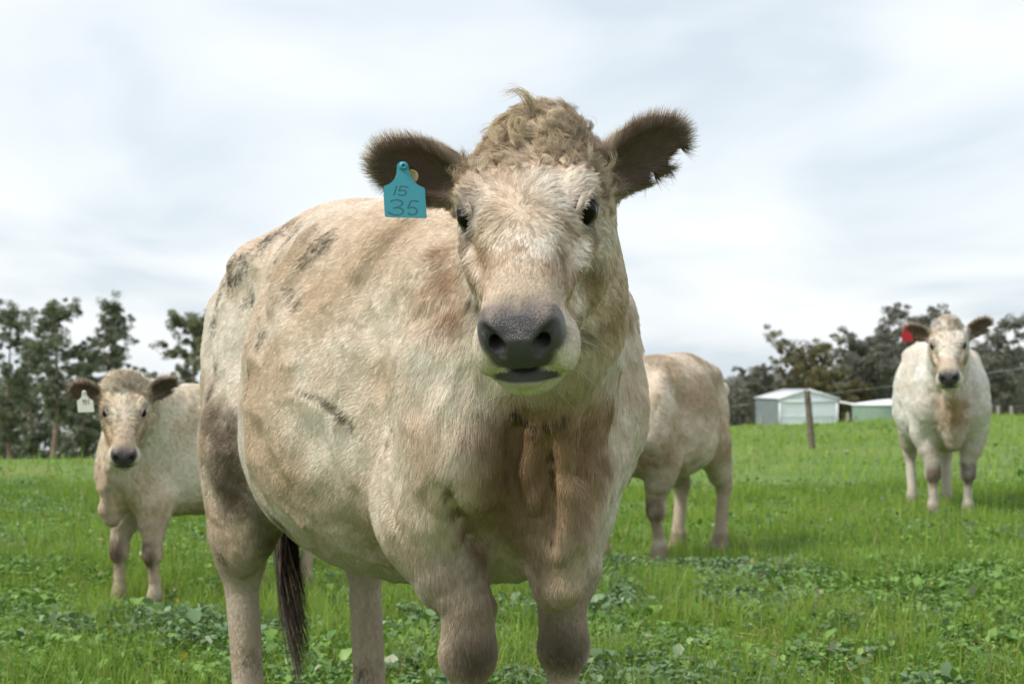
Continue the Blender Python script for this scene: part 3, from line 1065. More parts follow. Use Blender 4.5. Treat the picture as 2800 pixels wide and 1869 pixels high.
def paint(P, p, nrm, g, seed=0, rng=None):
    n = len(p)
    n1 = fbm(p, 3.6, 3, seed + 3); n2 = fbm(p, 16, 4, seed + 9); n3 = fbm(p, 60, 3, seed + 21)
    base, tan = P.get('cream', CREAM), P.get('tan', TAN)
    n4 = fbm(p * np.array((1, 1, .45)), 9.0, 3, seed + 41)
    t = sstep(.36, .66, n1 * .70 + n2 * .12 + n4 * .18) * P.get('mottle', .78)
    c = base * (1 - t[:, None]) + tan * t[:, None]
    def mixin(c, col, w):
        return c * (1 - w[:, None]) + np.asarray(col) * w[:, None]
    # top line and lower legs are greyer, the dewlap browner
    c = mixin(c, LEGC, g['legm'] * .55 * (1 - g['head']))
    for kn in P['knees']:
        d = np.linalg.norm((p - kn) * np.array((1.0, 1.0, .75)), axis=1) / P['size']
        c = mixin(c, (.115, .078, .052), (1 - sstep(.055, .100, d + .05 * (n2 - .5))) * .9 * sstep(.0, .75, nrm[:, 0]))
    c = mixin(c, (.20, .15, .11), (1 - sstep(.10, .17, p[:, 2] / P['size'] + .1 * (n2 - .5))) * .65)
    hd = g['head']
    c = mixin(c, (.55, .42, .30), hd * sstep(.30, .62, n2 * .7 + n1 * .3) * P.get('facec', .62) * (1 - sstep(.36, .44, g['h'][:, 0])))
    c = mixin(c, (.44, .335, .22), g['poll'] * sstep(.22, .62, n2) * P.get('pollc', .85))
    c = mixin(c, (.40, .275, .16), hd * sstep(.40, .80, np.abs(g['hn'][:, 1])) * sstep(.16, .24, g['h'][:, 0]) * (1 - sstep(.37, .43, g['h'][:, 0])) * (.35 + .65 * sstep(.3, .6, n2)) * .85)  # tan cheeks, deepened in colour for side shading and against green bounce
    if 'dew' in P:
        c = mixin(c, (.41, .255, .13), P['dew'] * sstep(.54, .68, p[:, 0]) * (1 - sstep(.04, .20, np.abs(p[:, 1] - P.get('dew_v', 0.0)) + .14 * (n2 - .5))) * (1 - sstep(.88, 1.05, p[:, 2])) * (.45 + .55 * sstep(.62, .80, p[:, 2])) * (1 - hd))
    c = mixin(c, (.44, .37, .32), hd * (1 - sstep(.035, .070, g['eye'])) * .8)
    for b in thread_blobs(P.get('blobs', [])):
        col, st, nz = BLOB[b[0]]
        q = p - np.array(b[1:4])
        d = np.sqrt((q * q).sum(1)) / (b[4] * {'chest': 1.35, 'mud': 1.45, 'knee': 1.15, 'black': 1.3}.get(b[0], 1.0))
        m = d < 3.0
        if not m.any():
            continue
        soft = b[0] not in ('mud', 'black')
        fall = 1 - sstep(.0 if soft else .35, 2.1 if soft else 1.5, d[m] + nz * 1.8 * (n2[m] - .5) + nz * 1.2 * (n3[m] - .5))
        if b[0] == 'mud':
            fall = fall * sstep(.33, .60, n3[m] * .55 + fbm(p[m], 190, 2, 77) * .45)
        if b[0] in ('mud', 'black', 'streak'):
            # dirt and the dewlap crease's painted shade go on single hairs, all or nothing
            fall = (rng.random(m.sum()) < fall * .92).astype(float) if rng is not None else fall * .45
        c[m] = mixin(c[m], col, fall * st)
    h = g['h']
    # muzzle: pale rim of short hair, dark lids
    c = mixin(c, (.76, .66, .57), hd * sstep(.39, .44, h[:, 0]) * (1 - sstep(-.105, -.060, h[:, 2])) * .8)
    c = mixin(c, (.57, .44, .32), hd * sstep(.33, .40, h[:, 0]) * sstep(-.10, -.060, h[:, 2]) * .75)
    c = mixin(c, (.20, .175, .165), hd * sstep(.43, .47, h[:, 0]) * (1 - sstep(.030, .070, np.abs(np.abs(h[:, 1]) - .050))) * sstep(-.135, -.11, h[:, 2]) * .8)
    c = mixin(c, (.06, .045, .04), hd * (1 - sstep(.030, .041, g['eye'])) * .95)
    e = g['e']
    edge = sstep(.84, 1.02, np.sqrt(((e[:, 0] - .55) / .47) ** 2 + (e[:, 1] / .50) ** 2) + .25 * (n2 - .5)) * sstep(.15, .35, e[:, 0]) * .95
    ec = EARC * (1 - edge[:, None]) + np.array((.66, .55, .42)) * edge[:, None]
    c = c * (1 - g['ear'][:, None]) + ec * g['ear'][:, None]
    base_dark = hd * (1 - sstep(.02, .06, np.linalg.norm(h - np.array((.075, 0, -.085)) - np.sign(h[:, 1:2]) * np.array((0, .12, 0)), axis=1)))
    c = mixin(c, EARC, base_dark * .8)
    c = mixin(c, PADC, np.maximum(g['pad'], g['lip']))
    c = c * (.90 + .20 * n3)[:, None]
    return np.clip(c, .01, .9).astype(np.float32)


def skin_material():
    m, nt, b = material('cattle_skin')
    a = node(nt, 'ShaderNodeAttribute', attribute_name='coat')
    pd = node(nt, 'ShaderNodeAttribute', attribute_name='bare')
    nt.links.new(a.outputs['Color'], b.inputs['Base Color'])
    r = node(nt, 'ShaderNodeMapRange'); r.inputs[3].default_value = .85; r.inputs[4].default_value = .30
    nt.links.new(pd.outputs['Fac'], r.inputs[0]); nt.links.new(r.outputs[0], b.inputs['Roughness'])
    tc = node(nt, 'ShaderNodeTexCoord')
    vo = node(nt, 'ShaderNodeTexVoronoi', Scale=520.0)
    nt.links.new(tc.outputs['Object'], vo.inputs['Vector'])
    bp = node(nt, 'ShaderNodeBump', Distance=.0012)
    bp.invert = True
    nt.links.new(pd.outputs['Fac'], bp.inputs['Strength'])
    nt.links.new(vo.outputs['Distance'], bp.inputs['Height'])
    nt.links.new(bp.outputs[0], b.inputs['Normal'])
    return m


def fur_material(name='cattle_fur', keep=.68):
    m, nt, b = material(name)
    a = node(nt, 'ShaderNodeAttribute', attribute_name='coat')
    sn = node(nt, 'ShaderNodeAttribute', attribute_name='skin_normal')
    vt = node(nt, 'ShaderNodeVectorTransform', vector_type='NORMAL', convert_from='OBJECT', convert_to='WORLD')
    nt.links.new(sn.outputs['Vector'], vt.inputs[0])
    ge = node(nt, 'ShaderNodeNewGeometry')
    mx = node(nt, 'ShaderNodeMix', data_type='VECTOR')
    mx.inputs[0].default_value = 1 - keep
    nt.links.new(vt.outputs[0], mx.inputs[4]); nt.links.new(ge.outputs['Normal'], mx.inputs[5])
    nr = node(nt, 'ShaderNodeVectorMath', operation='NORMALIZE')
    nt.links.new(mx.outputs[1], nr.inputs[0])
    nt.links.new(a.outputs['Color'], b.inputs['Base Color'])
    b.inputs['Roughness'].default_value = .55
    b.inputs['Specular IOR Level'].default_value = .28
    nt.links.new(nr.outputs[0], b.inputs['Normal'])
    tr = node(nt, 'ShaderNodeBsdfTranslucent')
    nt.links.new(a.outputs['Color'], tr.inputs['Color'])
    ms = node(nt, 'ShaderNodeMixShader'); ms.inputs[0].default_value = .22
    nt.links.new(b.outputs[0], ms.inputs[1]); nt.links.new(tr.outputs[0], ms.inputs[2])
    nt.links.new(ms.outputs[0], nt.nodes['Material Output'].inputs[0])
    return m


def curves_object(name, parent, batches, mat):
    """batches: (points N x k x 3, radius N x k, colour N x 3, normal N x 3)"""
    cu = bpy.data.hair_curves.new(name)
    sizes = np.concatenate([np.full(b[0].shape[0], b[0].shape[1]) for b in batches]).tolist()
    cu.add_curves(sizes)
    pos = np.concatenate([b[0].reshape(-1, 3) for b in batches]).astype(np.float32)
    rad = np.concatenate([b[1].reshape(-1) for b in batches]).astype(np.float32)
    col = np.concatenate([b[2] for b in batches]).astype(np.float32)
    nor = np.concatenate([b[3] for b in batches]).astype(np.float32)
    cu.attributes['position'].data.foreach_set('vector', pos.ravel())
    ra = cu.attributes.get('radius') or cu.attributes.new('radius', 'FLOAT', 'POINT')
    ra.data.foreach_set('value', rad)
    ca = cu.attributes.new('coat', 'FLOAT_COLOR', 'CURVE')
    ca.data.foreach_set('color', np.concatenate([col, np.ones((len(col), 1), np.float32)], 1).ravel())
    na = cu.attributes.new('skin_normal', 'FLOAT_VECTOR', 'CURVE')
    na.data.foreach_set('vector', nor.ravel())
    cu.materials.append(mat)
    return link(name, cu, parent)


def mesh_arrays(me):
    nv = len(me.vertices)
    V = np.empty(nv * 3, np.float32); me.vertices.foreach_get('co', V); V = V.reshape(-1, 3)
    N = np.empty(nv * 3, np.float32); me.vertex_normals.foreach_get('vector', N); N = N.reshape(-1, 3)
    Q = np.empty(len(me.loops), np.int32); me.loops.foreach_get('vertex_index', Q); Q = Q.reshape(-1, 4)
    return V, N, np.concatenate([Q[:, [0, 1, 2]], Q[:, [0, 2, 3]]])


def sample(V, N, T, n, weight, rng):
    a, b, c = V[T[:, 0]], V[T[:, 1]], V[T[:, 2]]
    area = .5 * np.linalg.norm(np.cross(b - a, c - a), axis=1) * weight
    i = rng.choice(len(T), n, p=area / area.sum())
    u, v = rng.random(n), rng.random(n)
    f = u + v > 1
    u[f], v[f] = 1 - u[f], 1 - v[f]
    w = 1 - u - v
    mixv = lambda A: A[T[i, 0]] * w[:, None] + A[T[i, 1]] * u[:, None] + A[T[i, 2]] * v[:, None]
    return mixv(V), normed(mixv(N))


def tangent(d, n):
    return normed(d - n * (d * n).sum(1)[:, None])


def vecnoise(p, scale, seed):
    return np.stack([vnoise(p, scale, seed + k) - .5 for k in (0, 31, 67)], 1) * 2


def comb(P, p, n, g, rng):
    """hair direction (tangent), length, lift, curl"""
    N = len(p)
    H = P['H']
    h, hn, e = g['h'], g['hn'], g['e']
    S = P['size']
    d = np.tile(np.array((-.75, 0, -.55)), (N, 1))
    ch = sstep(.50, .68, p[:, 0] / S) * (1 - g['head'])
    d = d * (1 - ch[:, None]) + np.array((-.15, 0, -1.0)) * ch[:, None]
    lg = g['legm']
    d = d * (1 - lg[:, None]) + np.array((-.12, 0, -1.0)) * lg[:, None]
    # head: hair parts at a whorl between the eyes
    wx, wy = h[:, 0] - .262, h[:, 1]
    hd = np.stack([wx, wy * .9, -.9 * np.abs(hn[:, 1]) * .12], 1)
    hd = normed(hd)
    low = sstep(.30, .36, h[:, 0])
    hd = hd * (1 - low[:, None]) + np.stack([np.ones(N), .25 * np.sign(h[:, 1]) * np.abs(hn[:, 1]), -.45 * np.abs(hn[:, 1])], 1) * low[:, None]
    jaw = 1 - sstep(-.15, -.09, h[:, 2])
    hd = hd * (1 - jaw[:, None]) + np.array((-.1, 0, -1.0)) * jaw[:, None]
    d = d * (1 - g['head'][:, None]) + (hd @ H.M.T) * g['head'][:, None]
    # ears: along and outwards over the edge
    er = g['ear']
    if er.max() > 0:
        left = h[:, 1] > 0
        ed = np.zeros((N, 3))
        for b, t, face, w, _ in P['ears']:
            R = ear_axes(np.asarray(b, float), np.asarray(t, float), face)
            m = left == (b[1] > 0)
            loc = np.stack([np.full(N, .9), np.clip(e[:, 1] * 2.6, -1.4, 1.4), np.zeros(N)], 1)
            ed[m] = (loc @ (H.M @ R).T)[m]
        d = d * (1 - er[:, None]) + ed * er[:, None]
    d = normed(d) + vecnoise(p, 9 / S, 5) * .35 + vecnoise(p, 34 / S, 15) * (.22 + .20 * g['head'])[:, None] + rng.normal(0, 1, (N, 3)) * (.10 - .04 * g['head'])[:, None]
    poll = g['poll']
    d = d + vecnoise(p, 26 / S, 91) * (1.6 * poll)[:, None]
    d = tangent(d, n)
    # length
    L = .0135 + .008 * sstep(.50, .7, p[:, 0] / S) - .004 * lg
    L = L + .010 * (1 - sstep(.50, .62, p[:, 2] / S)) * (1 - lg * .5) * (np.abs(p[:, 0]) < .45 * S)
    hl = np.interp(h[:, 0], [0, .10, .16, .22, .28, .34, .40, .45], [.024, .030, .030, .025, .019, .013, .009, .006])
    near_eye = 1 - sstep(.03, .06, g['eye'])
    hl = hl * (1 - .65 * near_eye)
    L = L * (1 - g['head']) + hl * g['head']
    edge = sstep(.70, .95, np.sqrt(((e[:, 0] - .55) / .47) ** 2 + (e[:, 1] / .50) ** 2))
    L = L * (1 - er) + (.021 + .017 * edge) * er
    L = L * (1 - (.25 + .45 * er) * rng.random(N)) * P.get('fur', 1.0)
    lift = np.full(N, .22)
    lift = lift - .05 * lg
    lift = lift * (1 - g['head']) + g['head'] * (.11 + .42 * poll)
    lift = lift * (1 - er) + .25 * er
    return d, L, lift


def grow_fur(P, me, n, cam_body, rng, radius, k_pts=5, clump=.0085, curls=True, seed=0):
    V, N, T = mesh_arrays(me)
    ctr = V[T].mean(1)
    nt_ = normed(N[T].mean(1))
    facing = (nt_ * normed(np.asarray(cam_body)[None] - ctr)).sum(1)
    gt = regions(P, ctr, nt_)
    w = np.where(facing > -.25, 1.0, .22)
    w = w * (1 + 1.1 * gt['head'] + 3.0 * gt['ear'] + .5 * gt['poll'])
    w = w * np.where(np.maximum(gt['pad'], gt['lip']) > .6, 0.0, 1.0) * np.where(gt['eye'] < .0340, 0.0, 1.0)
    w = w * sstep(.05, .075, ctr[:, 2] / P['size'])
    p, nn = sample(V, N, T, n, w, rng)
    g = regions(P, p, nn)
    col = paint(P, p, nn, g, seed, rng)
    d, L, lift = comb(P, p, nn, g, rng)
    col = col * (1 + rng.normal(0, .10, (len(p), 1))) * (1 + .16 * (vnoise(p, 120 / P['size'], 8 + seed) - .5))[:, None]
    # clumps: hairs of one cell lean to a common tip
    small = (g['head'] > .5).astype(np.int64)
    cs = clump * P['size'] * np.where(small, .85, 1.0)[:, None]
    warp = p + vecnoise(p, 60 / P['size'], 44) * cs * .6
    cell = np.floor(warp / cs).astype(np.int64)
    key = (cell[:, 0] + 4000) * 100000000 + (cell[:, 1] + 4000) * 10000 + (cell[:, 2] + 1000) + small * 10 ** 13
    _, inv = np.unique(key, return_inverse=True)
    cnt = np.bincount(inv)
    mean = lambda A: np.stack([np.bincount(inv, A[:, i]) / cnt for i in range(3)], 1)[inv]
    cc, cd, cn = mean(p), normed(mean(d)), normed(mean(nn))
    cl = (.9 + .5 * hash3(inv, inv * 0 + 3, inv * 0, 5))
    shade = hash3(inv, inv * 0 + 5, inv * 0, 6) - .5
    col = col * (1 + shade * (P.get('shade', .20) + .40 * g['head'] * (g['h'][:, 0] < .40)))[:, None]
    own = d + nn * lift[:, None]
    tip_c = cc + (cd + cn * lift[:, None]) * (L * cl)[:, None]
    amt = (.28 + .40 * g['head']) * (1 - .55 * g['legm']) * (1 - .6 * g['ear'])
    t = np.linspace(0, 1, k_pts)
    pts = np.empty((len(p), k_pts, 3), np.float32)
    side = np.cross(nn, d)
    ph = hash3(inv, inv * 0 + 9, inv * 0, 2) * 6.28 + rng.normal(0, .5, len(p))
    wave = L * (.035 + .13 * g['head'] * (1 - g['poll']) * (L > .012) + .40 * g['poll'] * curls)
    turns = 6.0 + 1.5 * g['poll']
    for j, tt in enumerate(t):
        base = p + (d * tt + nn * (lift * tt * (1.25 - .55 * tt))[:, None]) * L[:, None]
        q = base + (tip_c - (p + own * L[:, None])) * (amt * tt * tt)[:, None]
        q = q + side * (wave * tt * np.sin(turns * tt + ph))[:, None] + nn * (wave * .7 * tt * np.cos(turns * tt + ph) * g['poll'])[:, None]
        pts[:, j] = q
    pts[:, 0] -= nn * .001
    rad = radius * (1.15 - .85 * t)[None, :] * (.8 + .4 * rng.random((len(p), 1))) * (1 - .35 * g['ear'])[:, None]
    return pts, np.broadcast_to(rad, (len(p), k_pts)), np.clip(col, .01, .92), nn


def locks(P, me_arrays, n_locks, per, rng, length, radius, col_lo, col_hi, sel, coil, k_pts=14):
    """curled locks: bundles of hairs wound on a common coil"""
    V, N, T = me_arrays
    ctr = V[T].mean(1)
    nt_ = normed(N[T].mean(1))
    w = sel(P['H'].inv(ctr), nt_ @ P['H'].M)
    p, nn = sample(V, N, T, n_locks, w, rng)
    out_p, out_r, out_c, out_n = [], [], [], []
    t = np.linspace(0, 1, k_pts)
    for i in range(n_locks):
        n = nn[i]
        d = unit(np.cross(n, rng.normal(size=3)))
        s = np.cross(n, d)
        L = length * rng.uniform(.6, 1.25)
        R = coil * rng.uniform(.6, 1.3)
        tu = rng.uniform(.45, 1.15) * rng.choice((-1, 1)) * 2 * math.pi
        ph = rng.uniform(0, 6.28)
        lean = rng.uniform(.55, .97)
        c0 = col_lo + (col_hi - col_lo) * rng.random()
        for q in range(per):
            j = rng.normal(0, .0022, 3)
            r_ = R * (1 + rng.normal(0, .12))
            ax = p[i] + j * .6 + (n * (1 - lean) + d * lean) * (L * t)[:, None] * (1 + rng.normal(0, .08))
            a = ph + tu * t ** .8
            grow = np.minimum(t * 3, 1)[:, None]
            pt = ax + (s * np.cos(a)[:, None] + n * np.sin(a)[:, None] - (s * math.cos(ph) + n * math.sin(ph))) * r_ * grow + j * t[:, None]
            out_p.append(pt); out_r.append(radius * (1.1 - .8 * t)); out_c.append(np.clip(c0 * (1 + rng.normal(0, .08)), .01, .9)); out_n.append(n)
    return np.array(out_p), np.array(out_r), np.array(out_c), np.array(out_n)


def strands(roots, tips, sag, rng, radius, col, k_pts=6, normal=(0, -1, .3)):
    """free hairs from roots to tips, sagging"""
    roots, tips = np.asarray(roots, float), np.asarray(tips, float)
    t = np.linspace(0, 1, k_pts)[None, :, None]
    pts = roots[:, None] + (tips - roots)[:, None] * t + np.array((0, 0, -1.0)) * (sag * (t * t - t * .2))
    n = len(roots)
    return pts, np.tile(radius * (1.1 - .8 * t[0, :, 0]), (n, 1)), np.tile(np.asarray(col), (n, 1)) * (1 + rng.normal(0, .1, (n, 1))), np.tile(unit(normal), (n, 1))


def finish_skin(P, me, mat, seed=0):
    V, N, T = mesh_arrays(me)
    g = regions(P, V, N)
    set_color(me, 'coat', paint(P, V, N, g, seed) * np.where(np.maximum(g['pad'], g['lip']) > .5, 1.0, .80)[:, None])
    a = me.attributes.new('bare', 'FLOAT', 'POINT')
    a.data.foreach_set('value', np.maximum(g['pad'], g['lip'] * .7).astype(np.float32))
    me.materials.append(mat)
    return V, N, T

def yaw_frame(loc, yaw):
    """object frame: body x axis turned to the heading (sin yaw, -cos yaw): towards the camera and to its right"""
    return Matrix.Translation(loc) @ Matrix.Rotation(yaw - math.pi / 2, 4, 'Z')


def to_body(M, p):
    return np.array(M.inverted() @ Vector(p))


STEER_M = yaw_frame((-.263, 3.963, 0), math.radians(31))


def head_frame(M, eyes_world, psi, pitch, roll):
    """psi: nose turned towards the picture's left; head frame in body coordinates from world angles"""
    f = np.array([-math.sin(psi) * math.cos(pitch), -math.cos(psi) * math.cos(pitch), -math.sin(pitch)])
    l = np.array([math.cos(psi), -math.sin(psi), 0])
    u = np.cross(f, l)
    c, s = math.cos(roll), math.sin(roll)
    R = np.stack([f, c * l + s * u, c * u - s * l], 1)
    Rb = np.array(M.to_3x3().normalized()).T @ R
    mid = np.array([EYE_AT(1)[0], 0, EYE_AT(1)[2]])
    o = to_body(M, eyes_world) - Rb @ mid
    return Frame(o, Rb)


def steer_params():
    P = {'gut': .975}
    H = head_frame(STEER_M, (.026, 3.0, 1.264), math.radians(5), math.radians(41), math.radians(3.2))
    P['H'] = H
    hb = lambda *p: tuple(H.pt(p))
    ne = H.pt((.02, 0, -.10))
    P['neck'] = [(.40, 0, 1.07, .19, .28), (.60, -.03, 1.08, .165, .27), (.74, -.08, 1.13, .140, .22), (*(ne * .6 + np.array((.74, -.08, 1.13)) * .4), .105, .17), (*ne, .085, .14)]
    th = H.pt((.10, 0, -.215))
    P['dewlap'] = [(*th, .05, .06), (*(th * .55 + np.array((.74, -.05, .82)) * .45), .05, .07), (.750, -.045, .80, .052, .08), (.757, -.038, .68, .050, .07), (.750, -.036, .585, .034, .048), (.70, -.02, .560, .026, .035)]
    P['folds'] = [
        [('add', 0.04), (0.109, -0.229, 1.276, 0.012), (0.099, -0.243, 1.260, 0.012), (0.050, -0.263, 1.226, 0.012), (0.011, -0.287, 1.185, 0.012), (-0.001, -0.307, 1.138, 0.012)],
        [('add', 0.04), (0.337, -0.168, 1.308, 0.012), (0.330, -0.180, 1.295, 0.012), (0.317, -0.216, 1.249, 0.012), (0.300, -0.248, 1.200, 0.012)],
        [('add', 0.04), (0.834, -0.084, 0.879, 0.008), (0.815, -0.068, 0.801, 0.008), (0.818, -0.064, 0.717, 0.008), (0.806, -0.067, 0.647, 0.008)],
        [('cut', 0.03), (0.818, -0.103, 0.863, 0.008), (0.804, -0.091, 0.798, 0.009), (0.793, -0.085, 0.731, 0.009), (0.787, -0.082, 0.665, 0.009)],
        [('cut', 0.04), (0.830, -0.026, 0.897, 0.009), (0.826, -0.031, 0.847, 0.009), (0.820, -0.040, 0.794, 0.009)],
        [('cut', 0.03), (0.698, -0.253, 0.769, 0.009), (0.667, -0.214, 0.717, 0.009), (0.622, -0.153, 0.654, 0.009)],
        [('cut', 0.03), (0.751, -0.135, 0.876, 0.008), (0.745, -0.140, 0.822, 0.008), (0.741, -0.133, 0.772, 0.008)],
        [('add', 0.03), (0.781, -0.117, 0.865, 0.007), (0.769, -0.117, 0.799, 0.007), (0.767, -0.106, 0.734, 0.007)],
    ]
    P['ears'] = [((.067, -.112, -.077), (.054, -.288, -.006), (.8, .0, .45), .106, []),
                 ((.072, .112, -.080), (.000, .276, -.022), (.8, -.2, .15), .104, [(.80, -.43, .017), (.86, -.30, .009), (.50, -.52, .012), (.53, -.40, .006)])]
    P['legs'] = [
        dict(front=True, s=-1, pts=[(.60, -.195, .90), (.50, -.190, .72), (.590, -.150, .440), (.575, -.150, .14), (.62, -.150, 0)]),
        dict(front=True, s=1, pts=[(.56, .165, .98), (.47, .162, .74), (.51, .125, .420), (.495, .125, .14), (.54, .125, 0)], scale=.94),
        dict(front=False, s=-1, pts=[(-.46, -.19, .76), (-.61, -.145, .53), (-.575, -.135, .14), (-.53, -.135, 0)], scale=1.12),
        dict(front=False, s=1, pts=[(-.40, .19, .76), (-.50, .155, .53), (-.465, .155, .14), (-.42, .155, 0)], scale=1.12),
    ]
    P['bounds'] = ((-.95, -.52, -.012), (1.30, .50, 1.62))
    P['fine'] = ((.76, -.50, .84), (1.28, .10, 1.60))
    return P


STEER_BLOBS = [
    ('mud', -0.346, -0.152, 1.333, 0.036), ('mud', -0.222, -0.172, 1.317, 0.039), ('mud', -0.035, -0.222, 1.293, 0.040), ('mud', 0.098, -0.250, 1.271, 0.033),
    ('mud', 0.104, -0.237, 1.285, 0.025), ('mud', 0.101, -0.220, 1.301, 0.021), ('mud', -0.367, -0.172, 1.320, 0.028), ('mud', 0.083, -0.259, 1.252, 0.021),
    ('mud', 0.065, -0.266, 1.234, 0.017), ('mud', -0.420, -0.213, 1.277, 0.026), ('mud', -0.473, -0.221, 1.252, 0.026), ('mud', -0.594, -0.196, 1.221, 0.025),
    ('mud', -0.613, -0.204, 1.177, 0.022), ('mud', -0.589, -0.225, 1.120, 0.020), ('mud', -0.504, -0.214, 1.205, 0.020), ('mud', -0.368, -0.211, 1.174, 0.018),
    ('mud', -0.411, -0.211, 1.168, 0.013), ('mud', 0.070, -0.297, 1.155, 0.015), ('mud', 0.119, -0.305, 1.134, 0.013), ('mud', 0.044, -0.293, 1.176, 0.010),
    ('mud', -0.021, -0.328, 1.076, 0.011), ('mud', -0.033, -0.333, 1.051, 0.009), ('mud', -0.091, -0.333, 0.993, 0.008), ('mud', -0.099, -0.332, 0.959, 0.009),
    ('mud', -0.095, -0.338, 0.939, 0.008), ('mud', -0.532, -0.243, 1.019, 0.015), ('mud', -0.541, -0.251, 0.942, 0.013), ('mud', -0.447, -0.220, 1.224, 0.015),
    ('mud', -0.152, -0.235, 1.258, 0.014), ('streak', 0.196, -0.334, 0.950, 0.006), ('streak', 0.270, -0.322, 0.934, 0.007), ('streak', 0.316, -0.304, 0.907, 0.009),
    ('streak', 0.348, -0.284, 0.874, 0.008), ('tan', 0.146, -0.342, 0.954, 0.019), ('rust', 0.632, -0.216, 1.158, 0.051), ('rust', 0.567, -0.199, 1.222, 0.034),
    ('rust', 0.686, -0.231, 1.096, 0.042), ('tan', 0.584, -0.257, 1.116, 0.060), ('tan', 0.496, -0.240, 1.190, 0.052), ('thigh', -0.482, -0.265, 0.878, 0.054),
    ('thigh', -0.433, -0.274, 0.782, 0.075), ('thigh', -0.373, -0.253, 0.837, 0.064), ('thigh', -0.369, -0.243, 0.752, 0.064), ('thigh', -0.440, -0.249, 0.685, 0.043),
    ('thigh', -0.364, -0.182, 0.644, 0.053), ('thigh', -0.541, -0.251, 0.942, 0.033), ('thigh', -0.406, -0.147, 0.576, 0.043), ('thigh', -0.083, -0.263, 0.646, 0.040),
    ('thigh', -0.395, -0.221, 0.676, 0.032), ('tan', 0.320, -0.250, 0.691, 0.082), ('tan', 0.560, -0.273, 0.640, 0.060), ('tan', 0.191, -0.300, 0.713, 0.065),
    ('tan', -0.082, -0.265, 1.223, 0.080), ('tan', 0.234, -0.281, 1.167, 0.083), ('tan', -0.008, -0.234, 1.279, 0.108), ('tan', 0.329, -0.215, 1.256, 0.073),
    ('tan', 0.105, -0.334, 0.756, 0.057), ('tan', 0.315, -0.217, 0.644, 0.055), ('chest', 0.743, -0.153, 0.814, 0.041), ('chest', 0.798, -0.115, 0.856, 0.033),
    ('chest', 0.758, -0.201, 0.857, 0.033), ('chest', 0.741, -0.133, 0.764, 0.042), ('chest', 0.785, -0.102, 0.790, 0.023), ('chest', 0.780, -0.094, 0.715, 0.023),
    ('chest', 0.803, 0.025, 0.812, 0.030), ('chest', 0.827, -0.021, 0.876, 0.025), ('chest', 0.823, -0.028, 0.831, 0.033), ('chest', 0.687, -0.130, 0.685, 0.038),
    ('chest', 0.833, -0.054, 0.717, 0.033), ('chest', 0.746, -0.097, 0.638, 0.042), ('chest', 0.759, -0.144, 0.897, 0.033), ('chest', 0.849, -0.093, 0.890, 0.024),
    ('arm', 0.694, -0.245, 0.757, 0.013), ('arm', 0.666, -0.215, 0.717, 0.015), ('arm', 0.638, -0.179, 0.680, 0.017), ('arm', 0.623, -0.152, 0.648, 0.019),
    ('arm', 0.628, -0.135, 0.630, 0.021), ('black', 0.767, -0.151, 0.915, 0.006), ('black', 0.771, -0.141, 0.905, 0.007), ('black', 0.775, -0.129, 0.893, 0.007),
    ('black', 0.790, -0.122, 0.883, 0.007), ('black', 0.782, -0.127, 0.873, 0.005), ('black', 0.822, -0.115, 0.891, 0.007), ('black', 0.844, -0.105, 0.896, 0.006),
    ('black', 0.851, -0.090, 0.902, 0.006), ('black', 0.806, -0.094, 0.832, 0.009), ('black', 0.802, -0.087, 0.803, 0.010), ('black', 0.800, -0.084, 0.774, 0.010),
    ('black', 0.792, -0.083, 0.740, 0.009), ('black', 0.786, -0.081, 0.707, 0.008), ('black', 0.783, -0.079, 0.673, 0.007), ('tan', 0.651, -0.292, 0.855, 0.050),
    ('arm', 0.488, -0.275, 0.844, 0.009), ('tan', 0.933, -0.023, 1.068, 0.040), ('rust', 0.683, 0.171, 1.096, 0.027), ('rust', 0.786, 0.083, 0.997, 0.024),
    ('rust', 0.807, 0.048, 0.913, 0.029), ('knee', 0.644, -0.164, 0.456, 0.036), ('knee', 0.637, -0.164, 0.434, 0.034), ('knee', 0.553, 0.098, 0.437, 0.038),
    ('knee', 0.546, 0.102, 0.413, 0.038), ('leg', 0.636, -0.169, 0.523, 0.077), ('leg', 0.552, 0.102, 0.495, 0.072), ('leg', 0.624, -0.181, 0.581, 0.060),
    ('mud', -0.540, -0.143, 0.267, 0.024), ('mud', -0.443, 0.123, 0.220, 0.023), ('mud', -0.548, -0.223, 0.524, 0.018), ('cheek', 0.975, -0.358, 1.132, 0.014),
    ('cheek', 0.726, -0.220, 1.120, 0.012), ('cheek', 0.754, -0.219, 1.110, 0.010), ('face', 1.101, -0.246, 1.140, 0.016), ('face', 1.084, -0.244, 1.178, 0.015),
    ('face', 1.001, -0.141, 1.149, 0.020), ('face', 1.002, -0.118, 1.165, 0.020), ('face', 1.111, -0.292, 1.153, 0.012), ('face', 1.069, -0.322, 1.191, 0.013),
    ('face', 1.058, -0.350, 1.169, 0.012), ('eye', 1.043, -0.173, 1.241, 0.014), ('eye', 1.024, -0.165, 1.255, 0.012), ('eye', 0.913, -0.334, 1.232, 0.012),
    ('eye', 0.941, -0.343, 1.218, 0.011), ('cheek', 0.941, -0.106, 1.050, 0.013), ('cheek', 1.016, -0.164, 1.082, 0.009), ('black', 1.064, -0.383, 1.110, 0.003)]


def eyeball(parent, P, mat_eye, scale=1.0):
    H = P['H']
    for s in (-1, 1):
        bm = bmesh.new()
        bmesh.ops.create_uvsphere(bm, u_segments=32, v_segments=20, radius=.0275 * scale)
        me = bpy.data.meshes.new('eye')
        bm.to_mesh(me); bm.free()
        me.polygons.foreach_set('use_smooth', np.ones(len(me.polygons), bool))
        o = link('eye', me, parent, mat_eye)
        o.location = H.pt(np.array(EYE_AT(s)) + eye_axes(s)[:, 2] * .004)


